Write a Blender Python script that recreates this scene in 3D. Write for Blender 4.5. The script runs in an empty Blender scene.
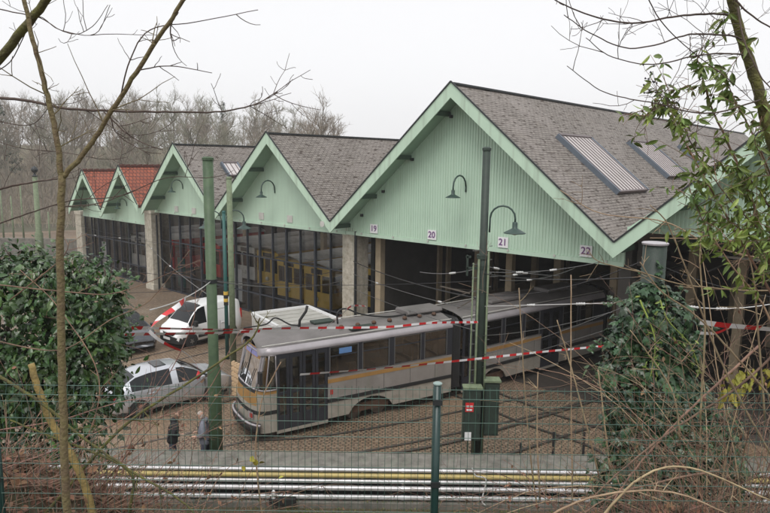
import bpy, math, random
from mathutils import Vector, Matrix
C = bpy.context.scene
COL = C.collection
PI = math.pi
rnd = random.Random(7)

# ------------------------------------------------------------------ camera
H = 8.5
PITCH, ROLL, F = .1492, .0119, 632.04
PHI = .7189
NV = Vector((math.sin(PHI), math.cos(PHI), 0))
UV_ = Vector((math.cos(PHI), -math.sin(PHI), 0))
_cp, _sp, _cr, _sr = math.cos(PITCH), math.sin(PITCH), math.cos(ROLL), math.sin(ROLL)

def ray(px, py):
    a = px - 385; b = py - 256.5
    X = a*_cr + b*_sr; U = a*_sr - b*_cr
    return Vector((X, F*_cp + U*_sp, -F*_sp + U*_cp))
def atz(px, py, z=0.0):
    d = ray(px, py); t = (z - H)/d.z
    return Vector((0, 0, H)) + d*t
def atY(px, py, Y):
    d = ray(px, py); return Vector((0, 0, H)) + d*(Y/d.y)
def atd(px, py, dd):                       # on the plane parallel to the depot front, as (s, d, z)
    r = ray(px, py); t = dd/(r.dot(NV)); P = r*t
    return Vector((P.dot(UV_), P.dot(NV), P.z + H))

cam = bpy.data.objects.new('camera', bpy.data.cameras.new('camera'))
COL.objects.link(cam); C.camera = cam
cr_ = Vector((_cr, _sr*_sp, _sr*_cp)); cu_ = Vector((-_sr, _cr*_sp, _cr*_cp)); cf_ = Vector((0, _cp, -_sp))
M = Matrix((cr_, cu_, -cf_)).transposed().to_4x4(); M.translation = Vector((0, 0, H))
cam.matrix_world = M
cam.data.sensor_width = 36; cam.data.lens = F/770*36
cam.data.clip_start = .05; cam.data.clip_end = 3000

# ------------------------------------------------------------------ materials
def mat(name, col, rough=.7, metal=0, var=.12, scale=3., bump=.0, bscale=40., col2=None, spec=.5, detail=6., island=0., hue=None, alpha_mix=None, coat=0, streak=0):
    m = bpy.data.materials.new(name); m.use_nodes = True
    nt = m.node_tree; N = nt.nodes; L = nt.links
    b = N['Principled BSDF']
    b.inputs['Roughness'].default_value = rough; b.inputs['Metallic'].default_value = metal
    b.inputs['Specular IOR Level'].default_value = spec
    if coat: b.inputs['Coat Weight'].default_value = coat; b.inputs['Coat Roughness'].default_value = .1
    tc = N.new('ShaderNodeTexCoord')
    nz = N.new('ShaderNodeTexNoise'); nz.inputs['Scale'].default_value = scale; nz.inputs['Detail'].default_value = detail
    nz.inputs['Roughness'].default_value = .65
    L.new(tc.outputs['Object'], nz.inputs['Vector'])
    rp = N.new('ShaderNodeValToRGB')
    c1 = [c*(1-var) for c in col[:3]] + [1]; c2 = [min(1, c*(1+var)) for c in col[:3]] + [1]
    if col2: c1 = list(col2[:3]) + [1]; c2 = list(col[:3]) + [1]
    rp.color_ramp.elements[0].position = .32; rp.color_ramp.elements[0].color = c1
    rp.color_ramp.elements[1].position = .68; rp.color_ramp.elements[1].color = c2
    L.new(nz.outputs['Fac'], rp.inputs['Fac'])
    out = rp.outputs['Color']
    if island:
        g = N.new('ShaderNodeNewGeometry'); hs = N.new('ShaderNodeHueSaturation')
        mr = N.new('ShaderNodeMapRange'); mr.inputs['To Min'].default_value = 1-island; mr.inputs['To Max'].default_value = 1+island
        L.new(g.outputs['Random Per Island'], mr.inputs['Value']); L.new(mr.outputs[0], hs.inputs['Value'])
        mr2 = N.new('ShaderNodeMapRange'); mr2.inputs['To Min'].default_value = .5-island*.05; mr2.inputs['To Max'].default_value = .5+island*.03
        wn = N.new('ShaderNodeTexWhiteNoise'); wn.noise_dimensions = '1D'
        L.new(g.outputs['Random Per Island'], wn.inputs['W']); L.new(wn.outputs['Value'], mr2.inputs['Value']); L.new(mr2.outputs[0], hs.inputs['Hue'])
        L.new(out, hs.inputs['Color']); out = hs.outputs['Color']
    L.new(out, b.inputs['Base Color'])
    if streak:
        mp = N.new('ShaderNodeMapping'); mp.inputs['Scale'].default_value = (5, 5, .35); L.new(tc.outputs['Object'], mp.inputs['Vector'])
        n4 = N.new('ShaderNodeTexNoise'); n4.inputs['Scale'].default_value = 1.; n4.inputs['Detail'].default_value = 4; L.new(mp.outputs[0], n4.inputs['Vector'])
        r4 = N.new('ShaderNodeMapRange'); r4.inputs['From Min'].default_value = .5; r4.inputs['From Max'].default_value = .78; r4.inputs['To Max'].default_value = streak; L.new(n4.outputs['Fac'], r4.inputs['Value'])
        m4 = N.new('ShaderNodeMix'); m4.data_type = 'RGBA'; L.new(r4.outputs[0], m4.inputs[0]); L.new(out, m4.inputs[6]); m4.inputs[7].default_value = (.20, .23, .17, 1); L.new(m4.outputs[2], b.inputs['Base Color'])
    if bump:
        n2 = N.new('ShaderNodeTexNoise'); n2.inputs['Scale'].default_value = bscale; n2.inputs['Detail'].default_value = 5
        L.new(tc.outputs['Object'], n2.inputs['Vector'])
        bp = N.new('ShaderNodeBump'); bp.inputs['Strength'].default_value = bump; bp.inputs['Distance'].default_value = .03
        L.new(n2.outputs['Fac'], bp.inputs['Height']); L.new(bp.outputs[0], b.inputs['Normal'])
    return m

def glass_mat(name, tint=(.75, .8, .8), refl=.12, dark=.0):
    m = bpy.data.materials.new(name); m.use_nodes = True
    nt = m.node_tree; N = nt.nodes; L = nt.links; N.clear()
    o = N.new('ShaderNodeOutputMaterial'); mx = N.new('ShaderNodeMixShader')
    t = N.new('ShaderNodeBsdfTransparent'); t.inputs[0].default_value = (*tint, 1)
    g = N.new('ShaderNodeBsdfGlossy'); g.inputs['Roughness'].default_value = .04
    lw = N.new('ShaderNodeLayerWeight'); lw.inputs['Blend'].default_value = .35
    mr = N.new('ShaderNodeMapRange'); mr.inputs['To Min'].default_value = refl; mr.inputs['To Max'].default_value = 1
    L.new(lw.outputs['Fresnel'], mr.inputs['Value']); L.new(mr.outputs[0], mx.inputs[0])
    L.new(t.outputs[0], mx.inputs[1]); L.new(g.outputs[0], mx.inputs[2]); L.new(mx.outputs[0], o.inputs[0])
    return m

MAT = {}
MAT['green'] = mat('pale_green_paint', (.52, .68, .53), .6, var=.06, scale=.9, bump=.05, col2=(.46, .61, .475), streak=.5)
MAT['green_board'] = mat('pale_green_board', (.50, .66, .52), .55, var=.06, scale=.7, bump=.05, col2=(.45, .60, .475), streak=.2)
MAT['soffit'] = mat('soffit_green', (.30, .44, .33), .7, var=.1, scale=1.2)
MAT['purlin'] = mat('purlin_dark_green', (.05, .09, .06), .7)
MAT['stone'] = mat('pale_stone', (.58, .54, .46), .9, var=.15, scale=4.5, bump=.8, bscale=12, col2=(.34, .30, .23), streak=.5)
MAT['beige'] = mat('beige_paint', (.46, .37, .25), .8, var=.15, scale=2.5, bump=.2)
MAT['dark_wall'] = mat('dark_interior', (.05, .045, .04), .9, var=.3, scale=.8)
MAT['frame'] = mat('dark_frame', (.025, .03, .04), .5, var=.2)
MAT['steel_dark'] = mat('dark_steel', (.03, .034, .036), .5, .3, var=.2, scale=10)
MAT['pole_green'] = mat('pole_green_paint', (.075, .125, .06), .55, var=.2, scale=4, bump=.15, bscale=20, col2=(.045, .08, .04))
MAT['pole_dark'] = mat('pole_dark_green', (.03, .05, .036), .55, var=.25, scale=6, bump=.15, col2=(.02, .03, .025))
MAT['pole_pale'] = mat('pole_mossy_grey', (.16, .2, .12), .75, var=.25, scale=8, bump=.2)
MAT['teal'] = mat('teal_paint', (.02, .10, .09), .5)
MAT['fence'] = mat('fence_green', (.007, .034, .03), .35, var=.1, spec=.6)
MAT['wire_green'] = mat('fence_wire_green', (.05, .11, .085), .45, var=.15)
MAT['concrete'] = mat('weathered_concrete', (.225, .21, .185), .9, var=.2, scale=3.5, bump=.5, bscale=25, col2=(.105, .10, .085), streak=.5)
MAT['pipe'] = mat('pipe_cladding', (.78, .77, .80), .38, .4, var=.08, scale=3, col2=(.55, .54, .53), bump=.15, bscale=9)
MAT['pipe_y'] = mat('pipe_yellow', (.60, .48, .17), .45, .1, var=.12, scale=3, col2=(.42, .34, .15))
MAT['black'] = mat('black_rubber', (.018, .018, .018), .7)
MAT['wire'] = mat('wire_black', (.02, .02, .022), .5)
MAT['wire_grey'] = mat('wire_grey', (.16, .16, .16), .45, .4)
MAT['white'] = mat('white_paint', (.78, .78, .78), .4, var=.04, scale=2, coat=.3)
MAT['white_dirty'] = mat('white_grimy', (.60, .59, .55), .6, var=.1, scale=3, col2=(.42, .41, .38))
MAT['silver'] = mat('silver_car_paint', (.56, .58, .62), .28, .55, var=.04, coat=.6)
MAT['dark_car'] = mat('dark_car_paint', (.06, .065, .075), .25, .4, coat=.6)
MAT['car_glass'] = mat('dark_car_glass', (.012, .014, .016), .08, 0, spec=.35, var=.1)
MAT['tyre'] = mat('tyre', (.02, .02, .02), .85)
MAT['rim'] = mat('wheel_rim', (.35, .35, .36), .35, .8)
MAT['red_lamp'] = mat('red_lens', (.45, .02, .015), .2)
MAT['red'] = mat('red_plastic', (.6, .03, .03), .5)
MAT['orange'] = mat('ochre_paint', (.42, .235, .075), .4, var=.1, scale=2, col2=(.32, .175, .06))
MAT['tram_body'] = mat('tram_cream_grey', (.31, .285, .265), .4, var=.07, scale=1.6, col2=(.23, .208, .19), streak=.3)
MAT['tram_lower'] = mat('tram_pale_lower', (.40, .37, .32), .45, var=.07, scale=2.6, col2=(.28, .25, .21), streak=.3)
MAT['tram_roof'] = mat('tram_roof_grey', (.19, .175, .17), .5, var=.12, scale=1.5, bump=.08, col2=(.13, .12, .115))
MAT['tram_cornice'] = mat('tram_cornice', (.50, .47, .49), .3, .3, var=.1, scale=1.2, col2=(.36, .335, .35))
MAT['tram_door'] = mat('tram_door_dark', (.028, .03, .038), .4)
MAT['tram_yellow'] = mat('heritage_yellow', (.66, .44, .08), .4, var=.08)
MAT['display'] = mat('display_violet', (.24, .24, .48), .3)
MAT['wood'] = mat('raw_wood', (.58, .42, .26), .8, var=.2, scale=9)
MAT['violet'] = mat('violet_ink', (.16, .06, .20), .6)
MAT['blue_sticker'] = mat('blue_sticker', (.12, .25, .5), .5)
MAT['lampgreen'] = mat('lamp_green', (.03, .06, .05), .45)
MAT['bulb'] = mat('lamp_glass', (.6, .6, .55), .2)
MAT['insul'] = mat('insulator_white', (.55, .55, .54), .3)
MAT['skin'] = mat('skin', (.50, .30, .22), .6, var=.05)
MAT['hair'] = mat('hair_grey', (.42, .36, .32), .8)
MAT['hair_b'] = mat('hair_brown', (.15, .09, .06), .8)
MAT['jacket_grey'] = mat('jacket_greyblue', (.19, .20, .24), .7, var=.15, scale=12, bump=.3, bscale=12)
MAT['jacket_black'] = mat('jacket_black', (.02, .02, .022), .8, var=.3, scale=12, bump=.3, bscale=12)
MAT['jeans'] = mat('jeans_dark', (.05, .055, .08), .85)
MAT['bark_sap'] = mat('bark_olive', (.17, .145, .06), .85, var=.3, scale=14, bump=.5, bscale=60, col2=(.13, .09, .055))
MAT['bark_moss'] = mat('bark_moss', (.15, .15, .035), .9, var=.3, scale=12, bump=.6, bscale=60, col2=(.085, .07, .04))
MAT['bark_dark'] = mat('bark_dark', (.075, .052, .042), .85, var=.3, scale=15)
MAT['cane'] = mat('bramble_cane', (.30, .19, .125), .75, var=.3, scale=5, col2=(.10, .058, .045), island=.45)
MAT['cane_pale'] = mat('dry_cane', (.40, .31, .19), .8, var=.2, scale=6, col2=(.22, .155, .095), island=.35)
MAT['broken'] = mat('broken_branch', (.36, .26, .09), .85, var=.3, scale=9, bump=.5, col2=(.20, .15, .06))
MAT['ivy'] = mat('ivy_leaf', (.05, .105, .03), .28, var=.3, scale=2.5, col2=(.02, .055, .018), island=.5, spec=.5)
MAT['ivy_dark'] = mat('ivy_leaf_dark', (.045, .10, .035), .28, var=.3, scale=2.5, col2=(.014, .036, .02), island=.5, spec=.5)
MAT['laurel'] = mat('glossy_leaf', (.06, .115, .026), .24, var=.3, scale=2.5, col2=(.02, .05, .015), island=.55, spec=.6)
MAT['privet'] = mat('privet_leaf', (.23, .30, .06), .42, var=.3, scale=2.5, col2=(.07, .13, .03), island=.45, spec=.5)
MAT['yellowleaf'] = mat('yellow_leaf', (.40, .34, .05), .6, island=.3, col2=(.25, .27, .04))
MAT['dryleaf'] = mat('dry_leaf', (.24, .13, .07), .8, island=.5, col2=(.13, .075, .045))
MAT['berry'] = mat('dark_berry', (.02, .015, .03), .3)
MAT['moss'] = mat('moss_green', (.12, .17, .03), .9, island=.4, col2=(.16, .13, .06))
MAT['far_bark'] = mat('far_bark', (.20, .18, .14), .95, var=.2, scale=.5)
MAT['far_twig'] = mat('far_twig', (.24, .205, .165), .95, var=.2, scale=.5)
MAT['far_twig_g'] = mat('far_twig_olive', (.22, .215, .16), .95, var=.2, scale=.5)
MAT['conifer'] = mat('conifer_needle', (.05, .075, .045), .9, var=.3, scale=.7)
MAT['glass'] = glass_mat('window_glass', (.88, .90, .90), .04)
MAT['added_opening_glass'] = glass_mat('light_opening_glass', (.9, .9, .9), .05)  # panes for the light openings added in the unseen roof slopes
MAT['tram_glass'] = glass_mat('tram_glass', (.66, .64, .60), .12)

def brick_mat(name, c1, c2, cm, bw, bh, mortar, rough, uv=True, dark_spots=None, bump=.5, voro=False, offs=.5, metal=0, patch=None, scale=1.):
    m = bpy.data.materials.new(name); m.use_nodes = True
    nt = m.node_tree; N = nt.nodes; L = nt.links; b = N['Principled BSDF']
    b.inputs['Roughness'].default_value = rough
    tc = N.new('ShaderNodeTexCoord'); src = tc.outputs['UV' if uv else 'Object']
    wob = N.new('ShaderNodeTexNoise'); wob.inputs['Scale'].default_value = 3.; L.new(src, wob.inputs['Vector'])
    vm = N.new('ShaderNodeVectorMath'); vm.operation = 'MULTIPLY_ADD'; L.new(wob.outputs['Color'], vm.inputs[0]); vm.inputs[1].default_value = (.03, .03, 0); L.new(src, vm.inputs[2])
    br = N.new('ShaderNodeTexBrick'); br.inputs['Scale'].default_value = 1; br.offset = offs
    br.inputs['Brick Width'].default_value = bw; br.inputs['Row Height'].default_value = bh
    br.inputs['Mortar Size'].default_value = mortar; br.inputs['Mortar Smooth'].default_value = .3; br.inputs['Bias'].default_value = 0
    br.inputs['Color1'].default_value = (*c1, 1); br.inputs['Color2'].default_value = (*c2, 1); br.inputs['Mortar'].default_value = (*cm, 1)
    L.new(vm.outputs[0], br.inputs['Vector'])
    col = br.outputs['Color']
    def mul(fac_socket, colr, inp):
        mx = N.new('ShaderNodeMix'); mx.data_type = 'RGBA'; mx.blend_type = 'MIX'
        L.new(fac_socket, mx.inputs[0]); L.new(inp, mx.inputs[6]); mx.inputs[7].default_value = (*colr, 1)
        return mx.outputs[2]
    def nz(sc, lo, hi, det=4, vec=None, amax=1.):
        n = N.new('ShaderNodeTexNoise'); n.inputs['Scale'].default_value = sc; n.inputs['Detail'].default_value = det; L.new(vec or src, n.inputs['Vector'])
        r = N.new('ShaderNodeMapRange'); r.inputs['From Min'].default_value = lo; r.inputs['From Max'].default_value = hi; r.inputs['To Max'].default_value = amax
        L.new(n.outputs['Fac'], r.inputs['Value']); return r.outputs[0]
    if patch:
        for (sc, lo, hi, colr, amax) in patch: col = mul(nz(sc, lo, hi, amax=amax), colr, col)
    if dark_spots:
        # dark gaps along the courses: stretched noise that is strong only near the lower edge of a course
        mp = N.new('ShaderNodeMapping'); mp.inputs['Scale'].default_value = (dark_spots[0], dark_spots[1], 1); L.new(src, mp.inputs['Vector'])
        col = mul(nz(1., dark_spots[2], dark_spots[2]+.05, det=1, vec=mp.outputs[0], amax=dark_spots[3]), (.045, .03, .022), col)
    L.new(col, b.inputs['Base Color'])
    if name == 'brown_setts':
        rr_ = nz(.35, .42, .62); inv = N.new('ShaderNodeMapRange'); inv.inputs['To Min'].default_value = .8; inv.inputs['To Max'].default_value = .38; L.new(rr_, inv.inputs['Value']); L.new(inv.outputs[0], b.inputs['Roughness'])
    bp = N.new('ShaderNodeBump'); bp.inputs['Strength'].default_value = bump; bp.inputs['Distance'].default_value = .02; bp.invert = True
    L.new(br.outputs['Fac'], bp.inputs['Height'])
    n3 = N.new('ShaderNodeTexNoise'); n3.inputs['Scale'].default_value = 30; L.new(src, n3.inputs['Vector'])
    bp2 = N.new('ShaderNodeBump'); bp2.inputs['Strength'].default_value = .3; bp2.inputs['Distance'].default_value = .01
    L.new(n3.outputs['Fac'], bp2.inputs['Height']); L.new(bp.outputs[0], bp2.inputs['Normal']); L.new(bp2.outputs[0], b.inputs['Normal'])
    return m
MAT['slate'] = brick_mat('grey_shingle', (.265, .24, .215), (.19, .17, .152), (.075, .062, .053), .30, .135, .018, .8,
                         dark_spots=(2.4, 8, .60, .85), bump=.9, patch=[(.35, .45, .7, (.30, .27, .25), .5), (1.1, .55, .75, (.17, .145, .115), .35), (9, .6, .7, (.34, .31, .28), .5)])
MAT['tile_red'] = brick_mat('red_clay_tile', (.36, .10, .055), (.26, .07, .04), (.10, .035, .025), .25, .3, .03, .8,
                            dark_spots=(1.2, 2.4, .64, .6), bump=.9, patch=[(.8, .5, .75, (.20, .085, .06), .6)])
MAT['cobble'] = brick_mat('brown_setts', (.285, .20, .13), (.20, .14, .092), (.05, .037, .026), .17, .115, .022, .75, uv=False, bump=1.2,
                          patch=[(.13, .48, .62, (.26, .175, .108), .7), (.3, .55, .72, (.12, .088, .06), .6), (.22, .45, .7, (.27, .195, .135), .45), (1.5, .55, .75, (.11, .08, .06), .5), (.5, .58, .75, (.33, .28, .215), .4), (7., .54, .66, (.40, .32, .24), .45)])
MAT['ground'] = mat('earth', (.10, .085, .06), .95, var=.3, scale=.3, col2=(.07, .075, .04))
MAT['hill'] = mat('leaf_litter_hill', (.20, .155, .10), .95, var=.3, scale=.08, col2=(.13, .13, .08))
MAT['bank'] = mat('earth_bank', (.11, .08, .055), .95, var=.3, scale=3, bump=.6, bscale=15, col2=(.055, .055, .025))

# ------------------------------------------------------------------ mesh helpers
SPLIT = set('skylight window_frame panel_seam berry side_window door_glass door window_pillar window door_gap door_handle inner_column strip_light contact_wire roof_beam purlin fixing vent_box seat grab_pole cable_bracket clip body rear_wall roof_insulator side_panel skirt ochre_stripe rubbing_strip floor rain_gutter cornice roof_cable cab_floor driver_desk wiper downpipe soffit nose_side roof_box cable bogie underframe joint_band uprights'.split())
class MB:
    def __init__(s): s.v = []; s.f = []; s.uv = None
    def quad(s, a, b, c, d): i = len(s.v); s.v += [a, b, c, d]; s.f.append((i, i+1, i+2, i+3)); return s
    def poly(s, pts): i = len(s.v); s.v += list(pts); s.f.append(tuple(range(i, i+len(pts)))); return s
    def box(s, x0, x1, y0, y1, z0, z1):
        i = len(s.v); s.v += [(x, y, z) for z in (z0, z1) for y in (y0, y1) for x in (x0, x1)]
        s.f += [tuple(i+k for k in q) for q in ((0, 2, 3, 1), (4, 5, 7, 6), (0, 1, 5, 4), (2, 6, 7, 3), (0, 4, 6, 2), (1, 3, 7, 5))]; return s
    def obox(s, p, q, w, h, up=Vector((0, 0, 1))):          # beam from p to q
        p = Vector(p); q = Vector(q); d = (q-p).normalized(); sd = d.cross(up)
        if sd.length < 1e-4: sd = Vector((1, 0, 0))
        sd.normalize(); u2 = sd.cross(d)
        i = len(s.v)
        for c in (p, q):
            for a, b in ((-1, -1), (1, -1), (1, 1), (-1, 1)): s.v.append(tuple(c + sd*(a*w/2) + u2*(b*h/2)))
        s.f += [(i, i+1, i+2, i+3), (i+7, i+6, i+5, i+4)] + [(i+k, i+4+k, i+4+(k+1) % 4, i+(k+1) % 4) for k in range(4)]; return s
    def prism(s, poly, fn, t0, t1):                         # poly of 2-D points, fn(a, b, t) -> 3-D
        n = len(poly); i = len(s.v)
        s.v += [fn(a, b, t0) for a, b in poly] + [fn(a, b, t1) for a, b in poly]
        s.f += [tuple(range(i, i+n)), tuple(range(i+2*n-1, i+n-1, -1))] + [(i+k, i+n+k, i+n+(k+1) % n, i+(k+1) % n) for k in range(n)]; return s
    def tube(s, pts, r, n=6, cap=True):
        pts = [Vector(p) for p in pts]; m = len(pts)
        rs = [r]*m if isinstance(r, (int, float)) else (list(r) if len(r) == m else [r[0] + (r[-1]-r[0])*k/(m-1) for k in range(m)])
        t = (pts[1]-pts[0]).normalized(); ref = Vector((0, 0, 1)) if abs(t.z) < .9 else Vector((1, 0, 0))
        u = t.cross(ref).normalized(); i0 = len(s.v)
        for k, p in enumerate(pts):
            if k == 0: tt = pts[1]-pts[0]
            elif k == m-1: tt = pts[-1]-pts[-2]
            else: tt = pts[k+1]-pts[k-1]
            if tt.length < 1e-9: tt = t
            tt = tt.normalized(); u = (u - tt*u.dot(tt))
            if u.length < 1e-5: u = tt.orthogonal()
            u.normalize(); w = tt.cross(u)
            for j in range(n):
                a = 2*PI*j/n; s.v.append(tuple(p + (u*math.cos(a) + w*math.sin(a))*rs[k]))
        for k in range(m-1):
            for j in range(n):
                a = i0+k*n+j; b = i0+k*n+(j+1) % n; s.f.append((a, b, b+n, a+n))
        if cap:
            s.f.append(tuple(i0+j for j in range(n-1, -1, -1))); s.f.append(tuple(i0+(m-1)*n+j for j in range(n)))
        return s
    def lathe(s, prof, c, n=16, axis=None):
        i0 = len(s.v); c = Vector(c); R = axis.to_track_quat('Z', 'Y') if axis is not None else None
        for r, z in prof:
            for j in range(n):
                a = 2*PI*j/n; v = Vector((r*math.cos(a), r*math.sin(a), z))
                if R: v = R @ v
                s.v.append(tuple(c+v))
        for k in range(len(prof)-1):
            for j in range(n):
                a = i0+k*n+j; b = i0+k*n+(j+1) % n; s.f.append((a, b, b+n, a+n))
        s.f.append(tuple(i0+j for j in range(n-1, -1, -1))); s.f.append(tuple(i0+(len(prof)-1)*n+j for j in range(n)))
        return s
    def grid(s, rows, close=False):
        i0 = len(s.v); nr = len(rows); nc = len(rows[0])
        for r in rows: s.v += [tuple(p) for p in r]
        for a in range(nr-1):
            for b in range(nc-1 + (1 if close else 0)):
                b2 = (b+1) % nc; s.f.append((i0+a*nc+b, i0+a*nc+b2, i0+(a+1)*nc+b2, i0+(a+1)*nc+b))
        return s
    def pieces(s, tol=.006):
        par = list(range(len(s.v)))
        def fd(a):
            while par[a] != a: par[a] = par[par[a]]; a = par[a]
            return a
        for f in s.f:
            for k in f[1:]: par[fd(k)] = fd(f[0])
        gr = {}
        for f in s.f: gr.setdefault(fd(f[0]), []).append(f)
        its = []
        for fs in gr.values():
            ks = {k for f in fs for k in f}; P = [s.v[k] for k in ks]
            its.append([[min(p[i] for p in P)-tol/2 for i in range(3)], [max(p[i] for p in P)+tol/2 for i in range(3)], fs])
        ch = True
        while ch:
            ch = False
            for i in range(len(its)):
                for j in range(i+1, len(its)):
                    a, b = its[i], its[j]
                    if all(a[0][k] <= b[1][k] and b[0][k] <= a[1][k] for k in range(3)):
                        its[i] = [[min(a[0][k], b[0][k]) for k in range(3)], [max(a[1][k], b[1][k]) for k in range(3)], a[2]+b[2]]; its.pop(j); ch = True; break
                if ch: break
        out = []
        for _, _, fs in its:
            us = sorted({k for f in fs for k in f}); mp = {k: i for i, k in enumerate(us)}; q = MB(); q.v = [s.v[k] for k in us]; q.f = [tuple(mp[k] for k in f) for f in fs]; out.append(q)
        return out
    def build(s, name, m, parent=None, org=None, smooth=False, bevel=0, tf=None):
        if name in SPLIT and parent is not None and not s.uv and s.f:
            ps_ = s.pieces()
            if 1 < len(ps_) <= 100:
                return [q._build(name, m, parent, org, smooth, bevel, tf) for q in ps_][0]
        return s._build(name, m, parent, org, smooth, bevel, tf)
    def _build(s, name, m, parent=None, org=None, smooth=False, bevel=0, tf=None):
        me = bpy.data.meshes.new(name)
        vs = [Vector(v) for v in s.v]
        if tf is not None: vs = [tf @ v for v in vs]
        if org is not None: vs = [v - Vector(org) for v in vs]
        me.from_pydata([tuple(v) for v in vs], [], s.f); me.materials.append(MAT[m] if isinstance(m, str) else m)
        if s.uv:
            ul = me.uv_layers.new(name='UVMap')
            for lp in me.loops: ul.data[lp.index].uv = s.uv[lp.vertex_index]
        if smooth:
            for p in me.polygons: p.use_smooth = True
        me.update()
        o = bpy.data.objects.new(name, me); COL.objects.link(o)
        if parent: o.parent = parent
        elif org is not None: o.location = org
        if bevel:
            b = o.modifiers.new('bevel', 'BEVEL'); b.width = bevel; b.segments = 2; b.limit_method = 'ANGLE'
        return o

def tag(o, label=None, cat=None, group=None, kind=None):
    if label: o['label'] = label
    if cat: o['category'] = cat
    if group: o['group'] = group
    if kind: o['kind'] = kind
    return o
def empty(name, loc, rz=0, label=None, cat=None, group=None):
    o = bpy.data.objects.new(name, None); COL.objects.link(o); o.location = loc; o.rotation_euler = (0, 0, rz); o.empty_display_size = .2
    return tag(o, label, cat, group)
def wtf(o):                                # world -> local of a top-level Empty
    return (Matrix.Translation(o.location) @ Matrix.Rotation(o.rotation_euler.z, 4, 'Z')).inverted()
def copy_tree(o, parent=None):
    c = o.copy(); COL.objects.link(c)
    if parent: c.parent = parent
    for ch in [x for x in COL.objects if x.parent == o]: copy_tree(ch, c)
    return c
def copy_list(o, kids):
    c = o.copy(); COL.objects.link(c)
    for k in kids:
        d = k.copy(); COL.objects.link(d); d.parent = c
    return c
def catmull(pts, n=6):
    P = [Vector(p) for p in pts]; 
    if len(P) < 3: return [P[0].lerp(P[-1], k/n) for k in range(n+1)]
    Q = [P[0]*2-P[1]] + P + [P[-1]*2-P[-2]]; out = []
    for i in range(1, len(Q)-2):
        for k in range(n):
            t = k/n; a, b, c, d = Q[i-1], Q[i], Q[i+1], Q[i+2]
            out.append(.5*((2*b) + (c-a)*t + (2*a-5*b+4*c-d)*t*t + (3*b-a-3*c+d)*t**3))
    out.append(P[-1]); return out

# ------------------------------------------------------------------ world, sun, haze
w = bpy.data.worlds.new('World'); C.world = w; w.use_nodes = True
nt = w.node_tree; bg = nt.nodes['Background']
sky = nt.nodes.new('ShaderNodeTexSky'); sky.sky_type = 'NISHITA'; sky.sun_disc = False
SE, SR = math.radians(57), math.radians(195)
sky.sun_elevation = SE; sky.sun_rotation = SR; sky.air_density = 1.; sky.dust_density = 4.; sky.ozone_density = 1.
hs = nt.nodes.new('ShaderNodeHueSaturation'); hs.inputs['Saturation'].default_value = .12
nt.links.new(sky.outputs[0], hs.inputs['Color'])
# cloud layer: an even pale grey laid over the clear sky
mx = nt.nodes.new('ShaderNodeMix'); mx.data_type = 'RGBA'; mx.inputs[0].default_value = .72; mx.inputs[7].default_value = (10., 10., 10.2, 1)
nt.links.new(hs.outputs[0], mx.inputs[6]); nt.links.new(mx.outputs[2], bg.inputs['Color'])
bg.inputs['Strength'].default_value = .10
sl = bpy.data.lights.new('sun', 'SUN'); sl.energy = 1.25; sl.angle = math.radians(35); sl.color = (1, .97, .93)
so = bpy.data.objects.new('sun', sl); COL.objects.link(so)
so.rotation_euler = (math.radians(33), 0, math.radians(-15))
C.view_settings.view_transform = 'Standard'; C.view_settings.look = 'None'; C.view_settings.exposure = .3; C.view_settings.gamma = 1
try: C.view_settings.use_curve_mapping = False
except Exception: pass
C.cycles.volume_bounces = 1; C.cycles.max_bounces = 8; C.cycles.transparent_max_bounces = 16
mh = bpy.data.materials.new('haze_air'); mh.use_nodes = True; hn = mh.node_tree; hn.nodes.clear()
ho = hn.nodes.new('ShaderNodeOutputMaterial'); pv = hn.nodes.new('ShaderNodeVolumePrincipled')
pv.inputs['Color'].default_value = (.93, .94, .96, 1); pv.inputs['Density'].default_value = .0008; pv.inputs['Anisotropy'].default_value = .1
hn.links.new(pv.outputs[0], ho.inputs['Volume'])
hz = MB().box(-420, 330, -60, 460, -1.5, 46).build('haze', mh); tag(hz, kind='stuff'); hz['label'] = 'pale winter mist hanging over the yard and the wooded hill'; hz['category'] = 'haze'

# ------------------------------------------------------------------ ground, yard, bank, hill
g = MB().quad((-400, -55, 0), (320, -55, 0), (320, 450, 0), (-400, 450, 0)).build('ground', 'ground'); tag(g, kind='structure')
def Wsd(s, d, z=0): return UV_*s + NV*d + Vector((0, 0, z))
yard = MB().poly([tuple(v) for v in (Vector((-60, 15.45, .004)), Vector((45, 15.45, .004)), Vector((45, 60, .004)), Vector((0, 95, .004)), Vector((-60, 62, .004)))]).build('cobbled_yard', 'cobble'); tag(yard, kind='structure')
# embankment on which the camera stands
bank = MB(); rows = []
prof = [(-30, 6.9), (0, 6.75), (2, 6.4), (4.8, 5.1), (6.5, 4.15), (8, 3.25), (10, 2.1), (12, .95), (13.3, .18), (14.3, .02), (14.75, .012)]
import mathutils.noise as mn
for i in range(61):
    x = -45 + i*1.5; r = []
    for (y, z) in prof:
        dz = mn.noise(Vector((x*.35, y*.4, 0)))*.12 if 0 < y < 13 else 0
        r.append((x, y, z+dz))
    rows.append(r)
bank.grid(rows); bo = bank.build('embankment', 'bank', smooth=True); tag(bo, kind='structure')
# hill
hl = MB(); rows = []
def hill_z(x, y):
    t = max(0., min(1., (y-78)/95.)); t = t*t*(3-2*t)
    fx = max(0., min(1., (30-x*1.0 - (y-78)*.0)/75.)); 
    return -.05 + (11.5*t)*(.35+.65*fx)*(1+.12*mn.noise(Vector((x*.02, y*.02, 3.))))
for i in range(50):
    x = -380 + i*14; rows.append([(x, 72+j*9, hill_z(x, 72+j*9)) for j in range(38)])
hl.grid(rows); tag(hl.build('hill', 'hill', smooth=True), kind='structure')

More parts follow.
